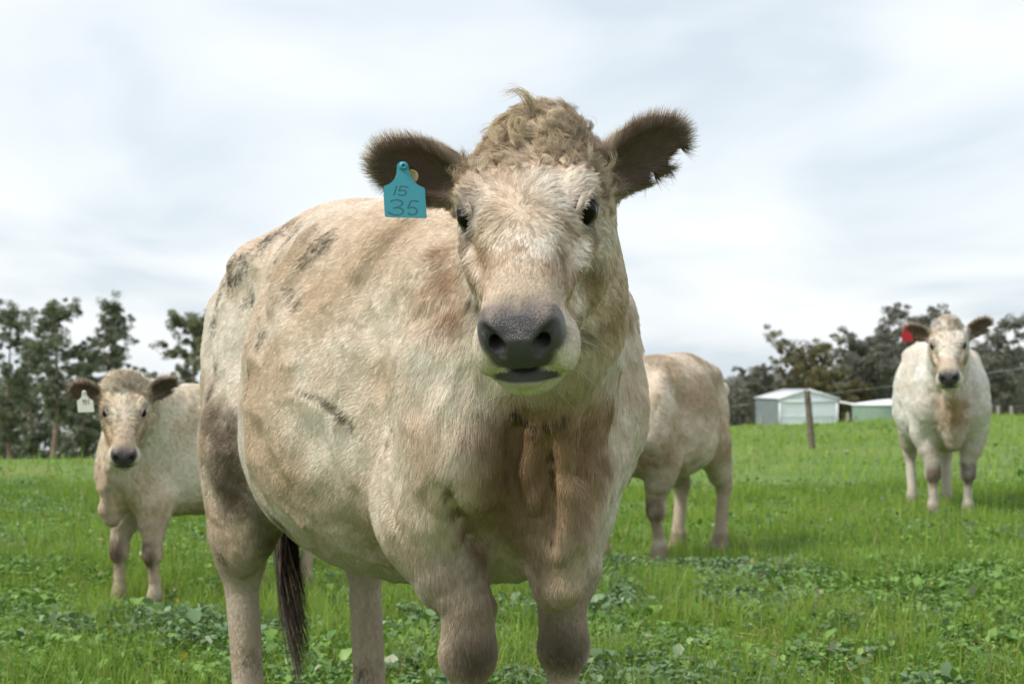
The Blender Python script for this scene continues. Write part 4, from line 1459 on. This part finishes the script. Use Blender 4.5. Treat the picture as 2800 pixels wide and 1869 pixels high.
def eye_material():
    m, nt, b = material('eye_dark')
    b.inputs['Base Color'].default_value = (.006, .004, .003, 1)
    b.inputs['Roughness'].default_value = .05
    b.inputs['Specular IOR Level'].default_value = .14
    b.inputs['Coat Weight'].default_value = .0
    b.inputs['Coat Roughness'].default_value = .02
    return m


SKIN = skin_material()
FUR = fur_material()
EYE = eye_material()

FORELOCK = [   # photograph pixel and distance of each bend, spread, hairs
    ([(1222, 285, 3.12), (1218, 255, 3.11), (1212, 228, 3.10), (1198, 208, 3.10), (1178, 206, 3.10), (1160, 214, 3.10)], .0048, 46),
    ([(1225, 280, 3.12), (1222, 245, 3.10), (1214, 222, 3.09), (1205, 214, 3.09), (1190, 216, 3.09)], .0050, 40),
    ([(1236, 262, 3.11), (1256, 284, 3.09), (1250, 308, 3.08), (1222, 318, 3.08), (1196, 306, 3.08), (1182, 288, 3.08), (1186, 270, 3.08), (1200, 270, 3.075), (1204, 284, 3.075), (1194, 292, 3.075)], .0028, 110),
    ([(1230, 258, 3.11), (1240, 280, 3.09), (1262, 296, 3.08), (1252, 320, 3.07), (1228, 326, 3.07)], .0035, 70),
    ([(1200, 262, 3.12), (1178, 270, 3.10), (1166, 292, 3.09), (1178, 312, 3.08), (1198, 314, 3.08)], .0035, 70),
    ([(1240, 255, 3.12), (1270, 268, 3.10), (1290, 290, 3.09), (1282, 312, 3.08)], .0040, 60),
    ([(1165, 262, 3.12), (1138, 276, 3.11), (1124, 300, 3.10), (1136, 322, 3.09)], .0040, 60),
]


def animal_frame(loc, yaw_deg, scale):
    return yaw_frame(loc, math.radians(yaw_deg)) @ Matrix.Scale(scale, 4)


def herd_params(M, eyes, psi, pitch, roll, legs, gut=1.0, ears=None, turn_low=False):
    """a standing animal in steer-sized local units; M carries position, heading and size"""
    P = {'gut': gut, 'size': 1.0}
    H = head_frame(M, eyes, math.radians(psi), math.radians(pitch), math.radians(roll))
    P['H'] = H
    ne = H.pt((.02, 0, -.10))
    a, b = np.array((.40, 0, 1.05)), ne
    m1 = a + (b - a) * .40
    m2 = a + (b - a) * .72
    P['neck'] = [(*a, .19, .28), (*m1, .150, .25), (*m2, .120, .19), (*ne, .10, .14)]
    th = H.pt((.10, 0, -.215))
    br = np.array((.72, 0, .66))
    P['dewlap'] = [(*th, .05, .06), (*(th * .5 + br * .5), .05, .07), (*br, .055, .07), (.71, 0, .60, .05, .05)]
    P['folds'] = []
    P['ears'] = ears or [((.065, -.112, -.075), (.050, -.300, .000), (.8, .0, .45), .112, []),
                         ((.065, .112, -.075), (-.005, .296, -.005), (.8, -.2, .15), .112, [(.80, -.43, .017)])]
    P['legs'] = legs
    P['knees'] = [np.array(l['pts'][2]) for l in legs if l['front']]
    lo = np.minimum(np.array((-.95, -.52, -.012)), H.o - .55)
    hi = np.maximum(np.array((1.05, .50, 1.50)), H.o + .55)
    lo[2] = -.012
    P['bounds'] = (lo, hi)
    P['fine'] = (H.o - .30, H.o + np.array((.5, .30, .20)))
    return P


def stand(fr=0.0, fl=0.0, hr=0.0, hl=0.0, w=.13, sh=.175, scale=1.0, upper=1.0, kz=.375):
    """legs of a standing animal, each foot shifted forward by its value"""
    return [
        dict(front=True, s=-1, pts=[(.58, -sh, .93), (.48, -sh, .70), (.53 + fr * .6, -w, kz), (.52 + fr, -w, .13), (.57 + fr, -w, 0)], scale=scale, upper=upper),
        dict(front=True, s=1, pts=[(.58, sh, .93), (.48, sh, .70), (.53 + fl * .6, w, kz), (.52 + fl, w, .13), (.57 + fl, w, 0)], scale=scale, upper=upper),
        dict(front=False, s=-1, pts=[(-.38, -.19, .74), (-.655 + hr * .7, -.15, .49), (-.575 + hr, -.145, .13), (-.52 + hr, -.145, 0)], scale=scale, gas=.80),
        dict(front=False, s=1, pts=[(-.38, .19, .74), (-.655 + hl * .7, .15, .49), (-.575 + hl, .145, .13), (-.52 + hl, .145, 0)], scale=scale, gas=.80),
    ]


def animal(name, M, P, label, hair, res, seed, fur_r, pale=None):
    me = build_body_mesh(name + '_body', P, *res)
    root = empty(name)
    root.matrix_world = M
    tag(root, label, 'cow', 'cattle grazing behind the steer')
    body = link('body', me, root)
    finish_skin(P, me, SKIN, seed)
    rng = np.random.default_rng(seed)
    b = [grow_fur(P, me, hair, to_body(M, (0, 0, CAM_Z)), rng, fur_r, k_pts=4, clump=.020, curls=True, seed=seed)]
    curves_object('fur', body, b, FUR)
    eyeball(body, P, EYE)
    return root, body, P


if BUILD.get('steer', 1):
    import time
    t0 = time.time()
    SP = steer_params()
    SP.update(size=1.0, blobs=STEER_BLOBS, knees=[], cream=CREAM, tan=TAN, dew=.88, dew_v=-.07)
    me = build_body_mesh('steer_body', SP, *RES['steer'])
    print('steer mesh', len(me.vertices), round(time.time() - t0, 1))
    steer = empty('steer')
    tag(steer, 'large cream steer with a blue ear tag, staring into the camera', 'steer')
    steer.matrix_world = STEER_M
    body = link('body', me, steer)
    arrays = finish_skin(SP, me, SKIN)
    rng = np.random.default_rng(11)
    camb = to_body(STEER_M, (0, 0, CAM_Z))
    batches = [grow_fur(SP, me, HAIR['steer'], camb, rng, .00042)]
    poll = lambda h, hn: ((h[:, 0] > -.04) & (h[:, 0] < .15) & (h[:, 2] > -.15) & (np.abs(h[:, 1]) < .135))* (1 + 2.2 * np.abs(h[:, 1]) / .12) * (hn[:, 2] * .6 + hn[:, 0] * .3 + .4 > .2)
    batches.append(locks(SP, arrays, 300, 26, rng, .036, .00034, np.array((.36, .265, .17)), np.array((.84, .70, .52)), poll, .0075))
    # forelock: blond curls drawn out by the wind
    blond = np.array((.62, .50, .33))
    for path, spread_, cnt in FORELOCK:
        q = np.array([to_body(STEER_M, at(*a)) for a in path])
        tt = np.linspace(0, 1, len(q)); td = np.linspace(0, 1, 16)
        q = np.stack([np.interp(td, tt, q[:, i]) for i in range(3)], 1)
        q[1:-1] = q[1:-1] * .5 + .25 * (q[:-2] + q[2:])
        q[1:-1] = q[1:-1] * .5 + .25 * (q[:-2] + q[2:])
        off = rng.normal(0, spread_, (cnt, 1, 3)) * (.35 + .65 * td)[None, :, None]
        wob = rng.normal(0, spread_ * .7, (cnt, 1, 3)) * np.sin(td * rng.uniform(3, 7))[None, :, None]
        batches.append((q[None] + off + wob, np.tile(.00036 * (1.1 - .85 * td), (cnt, 1)), blond * (1 + rng.normal(0, .16, (cnt, 1))), np.tile(unit(to_body(STEER_M, (0, 0, 1)) - to_body(STEER_M, (0, 1, .2))), (cnt, 1))))
    # lashes, whiskers and chin hairs, in head coordinates
    H = SP['H']
    rr, tp = [], []
    for s_ in (-1, 1):
        e0, R = np.array(EYE_AT(s_)), eye_axes(s_)
        for k in range(34):
            a = rng.uniform(-.026, .008)
            r0 = e0 + R @ np.array((a, .0200, .029)); rr.append(H.pt(r0)); tp.append(H.pt(r0 + R @ np.array((a * .8 - .004, .010, .022)) * rng.uniform(.5, 1.0)))
    batches.append(strands(rr, tp, .006, rng, .00035, (.62, .55, .46)))
    rr, tp = [], []
    for k in range(120):
        s_ = rng.choice((-1, 1))
        r0 = np.array((rng.uniform(.37, .48), s_ * rng.uniform(.055, .088), rng.uniform(-.17, -.10)))
        rr.append(H.pt(r0)); tp.append(H.pt(r0 + np.array((rng.uniform(-.01, .05), s_ * rng.uniform(.02, .07), rng.uniform(-.05, .01))) * rng.uniform(.5, 1.2)))
    for k in range(170):
        r0 = np.array((rng.uniform(.36, .48), rng.uniform(-.05, .05), -.225))
        rr.append(H.pt(r0)); tp.append(H.pt(r0 + np.array((rng.uniform(-.05, .01), rng.normal(0, .02) + r0[1] * .4, -rng.uniform(.02, .06)))))
    batches.append(strands(rr, tp, .008, rng, .00022, (.66, .58, .46)))
    fur = curves_object('fur', body, batches, FUR)
    eyeball(body, SP, EYE)
    # tail: tapering dock with a dirty dark switch hanging behind the hind legs
    TAILSKIN = plain('tail_hide', (.30, .23, .16), .9, .3, 60.0)
    tl = [(-.83, .0, 1.20), (-.885, .02, 1.08), (-.885, .06, .92), (-.87, .09, .76), (-.86, .10, .64)]
    v, f = tube_mesh([(tl, [.038, .030, .024, .019, .012])], 12)
    tail = link('tail', mesh_from('tail', v, f, True), steer, TAILSKIN)
    n_ = 480
    t_ = np.linspace(0, 1, 10)
    nl = 11
    lockid = rng.integers(0, nl, n_)
    lx, ly = rng.normal(0, .012, nl), rng.normal(0, .014, nl)
    llen = rng.uniform(.26, .58, nl)
    cv = rng.normal(0, .010, (nl, 2))
    st = np.array(tl[3]) + np.stack([rng.normal(0, .010, n_), rng.normal(0, .010, n_), rng.uniform(-.12, .10, n_)], 1)
    lk = lambda a: a[lockid][:, None]
    P3 = st[:, None] + np.stack([lk(lx) * t_ + .02 * t_ ** 2.5 + lk(cv[:, 0]) * np.sin(t_ * 5), lk(ly) * t_ + .05 * t_ ** 3 + lk(cv[:, 1]) * np.sin(t_ * 4),
                                 -lk(llen) * t_ * rng.uniform(.8, 1.1, (n_, 1))], 2)
    pinch = (.011 * (1 - t_ * .75))[None, :, None]
    P3 = P3 - (st - np.array(tl[3]))[:, None] * np.array((1, 1, 0)) * (t_ * .75)[None, :, None] + rng.normal(0, .0035, (n_, 1, 3)) * t_[None, :, None]
    tc_ = np.where(rng.random((n_, 1)) < .18, np.array((.30, .22, .12)), np.array((.035, .027, .020))) * rng.uniform(.7, 1.3, (n_, 1))
    curves_object('tail_switch', tail, [(P3, np.tile(.0009 * (1.1 - .8 * t_), (n_, 1)), tc_, np.tile(np.array((0, -.7, .7)), (n_, 1)))], FUR)
    print('fur', round(time.time() - t0, 1))

if BUILD.get('herd', 1):
    CM = animal_frame((-1.40, 7.85, -.05), -42, .73)
    CP = herd_params(CM, (-1.625, 7.16, .846), -12, 50, 0, stand(.03, -.02, .04, -.12, w=.145, sh=.115, scale=1.06, upper=.72), gut=.80)
    CP.update(belly=.06, front=.76, facec=.45, dew=.5, pollc=.35, shade=.5, cream=np.array((.88, .78, .63)), tan=np.array((.62, .45, .27)), fur=1.5)  # dew: brown painted in for the shadow under the calf's neck
    calf, calf_body, _ = animal('calf', CM, CP, 'cream calf with a white ear tag facing the camera at left', HAIR['calf'], RES['calf'], 101, .0011)
    BM = animal_frame((.90, 10.01, -.06), -28, .86)
    BP = herd_params(BM, (.10, 8.62, .22), 8, 62, 0, stand(.22, -.10, .0, -.08, scale=1.22))
    BP.update(belly=.03, dew=.5, shade=.45, extra=[((.02, 0, .545), (.05, .025, .06), .03)], cream=np.array((.78, .67, .54)), tan=np.array((.46, .335, .215)), fur=1.1, mottle=.95)
    animal('grazing_cow', BM, BP, 'dusty cream bullock grazing behind the steer, its head hidden', HAIR['calf'], RES['calf'], 202, .0012)
    RM = animal_frame((3.42, 13.66, -.10), -6, 1.04)
    RP = herd_params(RM, (3.17, 12.40, 1.25), 14, 42, 3, stand(.05, -.02, .05, -.08, scale=1.06), gut=.98)
    RP.update(dew=.9, facec=.25, shade=.40, cream=np.array((.88, .85, .79)), tan=np.array((.62, .52, .40)), mottle=.5)
    cow, cow_body, _ = animal('white_cow', RM, RP, 'white cow with a red ear tag standing at right by the fence', HAIR['calf'], RES['calf'], 303, .0015)


# ------------------------------------------------------------------ ear tags
TAG_OUTLINE = [(556, 790), (556, 760), (566, 733), (585, 715), (610, 706), (640, 706), (665, 716), (684, 735), (692, 765), (700, 810), (716, 856), (742, 905),
               (776, 945), (820, 978), (868, 998), (885, 1006), (893, 1020), (900, 1100), (910, 1200), (920, 1300), (926, 1338), (922, 1352), (908, 1358),
               (700, 1360), (470, 1363), (450, 1360), (438, 1346), (428, 1250), (416, 1110), (409, 1022), (414, 1005), (430, 996), (470, 978), (505, 950), (532, 915), (548, 870), (555, 830)]


def catmull(pts, m=6):
    p = np.asarray(pts, float)
    p = np.concatenate([[2 * p[0] - p[1]], p, [2 * p[-1] - p[-2]]])
    out = []
    for i in range(1, len(p) - 2):
        for t in np.linspace(0, 1, m, endpoint=False):
            out.append(.5 * ((2 * p[i]) + (p[i + 1] - p[i - 1]) * t + (2 * p[i - 1] - 5 * p[i] + 4 * p[i + 1] - p[i + 2]) * t * t
                             + (-p[i - 1] + 3 * p[i] - 3 * p[i + 1] + p[i + 2]) * t ** 3))
    out.append(p[-2])
    return np.array(out)


def ear_tag(root, M, pin, width, col, ink, strokes, stroke_w, roll=0.0, yaw=0.0, label=None):
    k = width / 490.0
    to = lambda x, y: np.array(((x - 640) * k, 0.0, -(y - 760) * k))
    W = Matrix.Translation(pin) @ Matrix.Rotation(yaw, 4, 'Z') @ Matrix.Rotation(roll, 4, 'Y')
    L = M.inverted() @ W
    plastic = plain('tag_plastic', col, .38, .06, 40.0)
    bm = bmesh.new()
    th = .0014 * width / .076
    vs = [bm.verts.new(to(x, y) + (0, -th / 2, 0)) for x, y in TAG_OUTLINE]
    f = bm.faces.new(vs)
    r = bmesh.ops.extrude_face_region(bm, geom=[f])
    bmesh.ops.translate(bm, vec=(0, th, 0), verts=[v for v in r['geom'] if isinstance(v, bmesh.types.BMVert)])
    bmesh.ops.recalc_face_normals(bm, faces=bm.faces)
    bmesh.ops.bevel(bm, geom=[e for e in bm.edges if len(e.link_faces) == 2 and e.calc_face_angle(0) > 1.2], offset=th * .3, segments=2, affect='EDGES')
    bm.transform(L)
    me = bpy.data.meshes.new('ear_tag'); bm.to_mesh(me); bm.free()
    o = link('ear_tag', me, root, plastic)
    if label:
        o['label'] = label
    # stud: flange, collar and hollow tip
    prof = [(0.0, .002), (52, .002), (52, -.0018), (46, -.003), (38, -.003), (36, -.0055), (31, -.0065), (20, -.0065), (18, -.002), (0, -.002)]
    V, Fc, seg = [], [], 28
    c0 = to(632, 762)
    for rr, yy in prof:
        for s in range(seg):
            a = 2 * math.pi * s / seg
            V.append(c0 + np.array((rr * k * math.cos(a), yy * width / .076, rr * k * math.sin(a))))
    for i in range(len(prof) - 1):
        for s in range(seg):
            s2 = (s + 1) % seg
            Fc.append((i * seg + s, i * seg + s2, (i + 1) * seg + s2, (i + 1) * seg + s))
    me = mesh_from('tag_stud', V, Fc, True); me.transform(L)
    link('tag_stud', me, o, plastic)
    if strokes:
        inkm = plain('tag_ink', ink, .6)
        paths = []
        for s in strokes:
            q = catmull([to(x, y) for x, y in s])
            paths.append((q, np.full(len(q), stroke_w * k * .5)))
        v, f = tube_mesh(paths, 8)
        v = np.array(v)
        v[:, 1] = v[:, 1] * .06 - th / 2 - .00006
        me = mesh_from('tag_number', v, f, True); me.transform(L)
        link('tag_number', me, o, inkm)
    return o


if BUILD.get('steer', 1):
    ear_tag(steer, STEER_M, tuple(at(927, 381, 3.098)), .0765, (.045, .30, .39), (.030, .150, .200), [
        [(562, 994), (552, 1030), (540, 1075), (532, 1104)],
        [(700, 1003), (655, 998), (606, 996), (600, 1022), (592, 1052), (630, 1040), (665, 1050), (672, 1075), (650, 1096), (612, 1100), (582, 1088)],
        [(492, 1182), (515, 1165), (560, 1155), (612, 1162), (636, 1190), (615, 1222), (570, 1242), (530, 1252), (585, 1246), (635, 1262), (648, 1290), (622, 1320), (570, 1332), (515, 1322), (478, 1303)],
        [(826, 1164), (780, 1160), (732, 1162), (718, 1200), (702, 1246), (750, 1232), (795, 1250), (808, 1282), (785, 1312), (740, 1322), (704, 1302)],
    ], 21, roll=math.radians(2.0), yaw=math.radians(3), label='blue plastic tag with the handwritten numbers 15 and 35')
    # round cream button beside the tag stud
    V, Fc, seg = [], [], 32
    prof = [(0, -.003), (.009, -.003), (.0105, -.0042), (.0116, -.004), (.0122, -.002), (.0122, .003), (0, .003)]
    c0 = at(945, 405, 3.106)
    for rr, yy in prof:
        for s in range(seg):
            a = 2 * math.pi * s / seg
            V.append(c0 + np.array((rr * math.cos(a), yy, rr * math.sin(a))))
    for i in range(len(prof) - 1):
        for s in range(seg):
            s2 = (s + 1) % seg
            Fc.append((i * seg + s, i * seg + s2, (i + 1) * seg + s2, (i + 1) * seg + s))
    me = mesh_from('ear_button', V, Fc, True); me.transform(STEER_M.inverted())
    link('ear_button', me, steer, plain('button_plastic', (.30, .25, .12), .4, .4, 80.0))

if BUILD.get('herd', 1):
    ear_tag(calf, CM, tuple(at(194, 899, 7.10)), .068, (.72, .70, .62), (.03, .03, .03), [
        [(575, 1015), (600, 990), (602, 1070), (602, 1140)],
        [(690, 1010), (660, 995), (636, 1010), (632, 1040), (655, 1062), (685, 1052), (692, 1020), (692, 1080), (676, 1128), (645, 1142)],
        [(735, 1015), (760, 990), (762, 1070), (762, 1140)],
    ], 26, roll=math.radians(-1), label='white plastic tag with the printed number 191')
    ear_tag(cow, RM, tuple(at(2078, 752, 12.48)), .082, (.42, .012, .020), (.03, .03, .03), [], 26, roll=math.radians(-3), label='plain red plastic tag')


# ------------------------------------------------------------------ pasture plants (uncountable: one object per kind)
def scatter(n, y0, y1, rng, tmax=.37):
    n = int(n * (1 + .9 * 1.3 / (tmax * .5 * (y0 + y1))))          # a margin of growth on both sides of the view
    y = np.sqrt(rng.uniform(y0 * y0, y1 * y1, n))
    x = rng.uniform(-1, 1, n) * (tmax * y + 1.3)
    return x, y


def patch(x, y, s, seed):
    return fbm(np.stack([x, y, np.zeros_like(x)], 1), s, 3, seed)


def blades(x, y, L, W, rng, seg=2, bend=.55):
    n = len(x)
    z = ground_z(x, y) - .005
    a = rng.uniform(0, 2 * math.pi, n)
    lean = rng.uniform(.05, 1.0, n) * bend
    d = np.stack([np.cos(a), np.sin(a), np.zeros(n)], 1)
    b = rng.uniform(0, 2 * math.pi, n)
    s = np.stack([np.cos(b), np.sin(b), np.zeros(n)], 1)
    p = np.stack([x, y, z], 1)
    V = np.empty((n, 2 * (seg + 1), 3))
    for k in range(seg + 1):
        t = k / seg
        c = p + d * (L * lean * t * t)[:, None] + np.array((0, 0, 1.0)) * (L * t * (1 - .35 * lean * t))[:, None]
        w = (W * (1 - .82 * t ** 1.4))[:, None] * .5
        V[:, 2 * k], V[:, 2 * k + 1] = c - s * w, c + s * w
    i = np.arange(n)[:, None] * 2 * (seg + 1)
    Q = np.concatenate([np.stack([i[:, 0] + 2 * k, i[:, 0] + 2 * k + 1, i[:, 0] + 2 * k + 3, i[:, 0] + 2 * k + 2], 1) for k in range(seg)])
    return V.reshape(-1, 3), Q, 2 * (seg + 1)


def plant_material(name, rough, trans):
    m, nt, b = material(name)
    at_ = node(nt, 'ShaderNodeAttribute', attribute_name='leaf')
    nt.links.new(at_.outputs['Color'], b.inputs['Base Color'])
    b.inputs['Roughness'].default_value = rough
    b.inputs['Specular IOR Level'].default_value = .4
    tr = node(nt, 'ShaderNodeBsdfTranslucent')
    nt.links.new(at_.outputs['Color'], tr.inputs['Color'])
    ms = node(nt, 'ShaderNodeMixShader'); ms.inputs[0].default_value = trans
    nt.links.new(b.outputs[0], ms.inputs[1]); nt.links.new(tr.outputs[0], ms.inputs[2])
    nt.links.new(ms.outputs[0], nt.nodes['Material Output'].inputs[0])
    return m


def merge(parts):
    V, Q, C, o = [], [], [], 0
    for v, q, c in parts:
        V.append(v); Q.append(q + o); C.append(c); o += len(v)
    return np.concatenate(V), np.concatenate(Q), np.concatenate(C)


def leaves_mesh(p, up, az, L, W, cols, rng, fold=.25):
    """broad leaves: two folded halves with a wavy edge; p base point, az heading, up tilt"""
    n = len(p)
    f = np.stack([np.cos(az) * np.cos(up), np.sin(az) * np.cos(up), np.sin(up)], 1)
    s = np.stack([-np.sin(az), np.cos(az), np.zeros(n)], 1)
    u = np.cross(f, s)
    q = lambda a, b, c: p + f * (L * a)[:, None] + s * (W * b)[:, None] + u * (L * c)[:, None]
    j = lambda v: v * (1 + rng.normal(0, .12, n))
    V = np.stack([q(j(0.0), 0 * L, 0), q(j(.30), j(.42), fold * .5), q(j(.72), j(.52), fold * .45), q(j(1.0), 0 * L, -.06),
                  q(j(.72), j(-.52), fold * .45), q(j(.30), j(-.42), fold * .5), q(np.full(n, .5), 0 * L, .02)], 1)
    i = np.arange(n)[:, None] * 7
    Q = np.concatenate([i + np.array((0, 1, 2, 6)), i + np.array((6, 2, 3, 4)), i + np.array((0, 6, 4, 5))])
    return V.reshape(-1, 3), Q, np.repeat(cols, 7, axis=0)


if BUILD.get('grass', 1):
    rng = np.random.default_rng(21)
    parts = []
    for (n, y0, y1, l0, l1, w, seg) in ((15000, 2.6, 4.6, .04, .09, .0045, 1), (110000, 4.6, 9.0, .035, .115, .0042, 2), (110000, 9.0, 16.0, .04, .11, .0070, 1), (110000, 16.0, 72.0, .05, .12, .016, 1)):
        x, y = scatter(n, y0, y1, rng)
        if y0 > 10:
            ok = y < crest(x / y) + 4
            x, y = x[ok], y[ok]
        g1, g2 = patch(x, y, .9, 3), patch(x, y, 3.0, 4)
        keep = rng.random(len(x)) < .52 + .6 * sstep(.36, .60, g2 * .6 + g1 * .4)
        x, y, g1, g2 = x[keep], y[keep], g1[keep], g2[keep]
        L = rng.uniform(l0, l1, len(x)) * (.45 + .8 * g1 + .9 * sstep(.52, .68, g2))
        tall = rng.random(len(x)) < .03
        L = L * np.where(tall, 1.7, 1)
        V, Q, k = blades(x, y, L, w * rng.uniform(.7, 1.3, len(x)), rng, seg)
        t = np.clip((.14 if y0 > 10 else 0) + g1 * .5 + patch(x, y, 5.0, 6) * .35 + rng.normal(.06, .24, len(x)), 0, 1)[:, None]
        c = np.array((.10, .215, .024)) * (1 - t) + np.array((.34, .48, .072)) * t
        dry = rng.random(len(x)) < .02 + .05 * (patch(x, y, .12, 77) > .56)
        c[dry] = np.array((.34, .27, .11)) * rng.uniform(.7, 1.1, (dry.sum(), 1))
        parts.append((V, Q, np.repeat(c, k, axis=0)))
    V, Q, C = merge(parts)
    me = mesh_from('grass', V, Q)
    set_color(me, 'leaf', C.astype(np.float32))
    tag(link('grass', me, mat=plant_material('grass_blade', .45, .35)), 'short bright green pasture grass covering the paddock', 'grass', kind='stuff')

    parts = []
    for (n, y0, y1, per, s0, s1) in ((900, 2.8, 4.8, 8, .03, .06), (9500, 4.8, 9.0, 10, .008, .030), (1500, 4.8, 8.6, 11, .022, .052), (6500, 9.0, 16.0, 6, .012, .034), (1800, 16.0, 45.0, 3, .04, .09)):
        x, y = scatter(n, y0, y1, rng)
        g = patch(x, y, .75, 12) * .45 + patch(x, y, 3.4, 13) * .55
        keep = rng.random(len(x)) < .85 * sstep(.34, .58, g) + .10
        if y0 > 10:
            keep &= y < crest(x / y) + 3
        x, y, g = x[keep], y[keep], g[keep]
        m = len(x)
        kind = (patch(x, y, .9, 19) + rng.normal(0, .10, m))
        X, Y = np.repeat(x, per), np.repeat(y, per)
        big = np.repeat(rng.uniform(s0, s1, m), per)
        az = rng.uniform(0, 6.28, m * per)
        rad = np.abs(rng.normal(0, 1.0, m * per)) * big * 1.1
        hz = ground_z(X, Y) + rng.uniform(.012, .075, m * per) * np.repeat(.5 + g, per)
        p = np.stack([X + np.cos(az) * rad, Y + np.sin(az) * rad, hz], 1)
        L = big * rng.uniform(.7, 1.25, m * per)
        up = rng.normal(.22, .48, m * per)
        tt = rng.random((m * per, 1))
        c = np.array((.065, .165, .022)) * (1 - tt) + np.array((.22, .38, .075)) * tt
        gr = np.repeat(kind > .56, per)
        c[gr] = np.array((.155, .25, .115)) * (.65 + .6 * tt[gr])
        ye = (rng.random(m * per) < .006) & (big < .03)
        c[ye] = np.array((.50, .36, .04))
        pale = rng.random(m * per) < .012
        c[pale] = np.array((.34, .38, .24))
        parts.append(leaves_mesh(p, up, az + rng.normal(0, .7, m * per), L, L * rng.uniform(.55, .95, m * per), c, rng))
    V, Q, C = merge(parts)
    me = mesh_from('broadleaf_weeds', V, Q)
    set_color(me, 'leaf', C.astype(np.float32))
    tag(link('broadleaf_weeds', me, mat=plant_material('weed_leaf', .42, .22)), 'low broad-leaved clover and weeds growing through the grass', 'ground cover', kind='stuff')

    # scattered dry stalks, thickest on a worn patch right of the forelegs
    n = 420
    x = np.concatenate([rng.normal(1.32, .34, 260), rng.uniform(-2.2, 2.4, 160)])
    y = np.concatenate([rng.normal(6.15, .28, 260), rng.uniform(5.0, 9.5, 160)])
    a = rng.uniform(0, 3.14, n)
    Ls = rng.uniform(.04, .16, n)
    c0 = np.stack([x, y, ground_z(x, y) + rng.uniform(.005, .05, n)], 1)
    d = np.stack([np.cos(a), np.sin(a), rng.normal(.1, .25, n)], 1) * Ls[:, None] * .5
    w = np.tile(np.array((0, 0, .0016)), (n, 1))
    s = np.stack([-np.sin(a), np.cos(a), np.zeros(n)], 1) * .0016
    V = np.stack([c0 - d - s, c0 - d + s, c0 + d + s, c0 + d - s, c0 - d + w, c0 + d + w], 1).reshape(-1, 3)
    i = np.arange(n)[:, None] * 6
    Q = np.concatenate([i + np.array((0, 3, 5, 4)), i + np.array((1, 4, 5, 2))])
    me = mesh_from('dry_stalks', V, Q)
    set_color(me, 'leaf', np.repeat(np.array((.42, .32, .17)) * rng.uniform(.6, 1.2, (n, 1)), 6, axis=0).astype(np.float32))
    tag(link('dry_stalks', me, mat=plant_material('dry_straw', .7, .1)), 'scattered dry straw stalks lying in the grass', 'straw', kind='stuff')
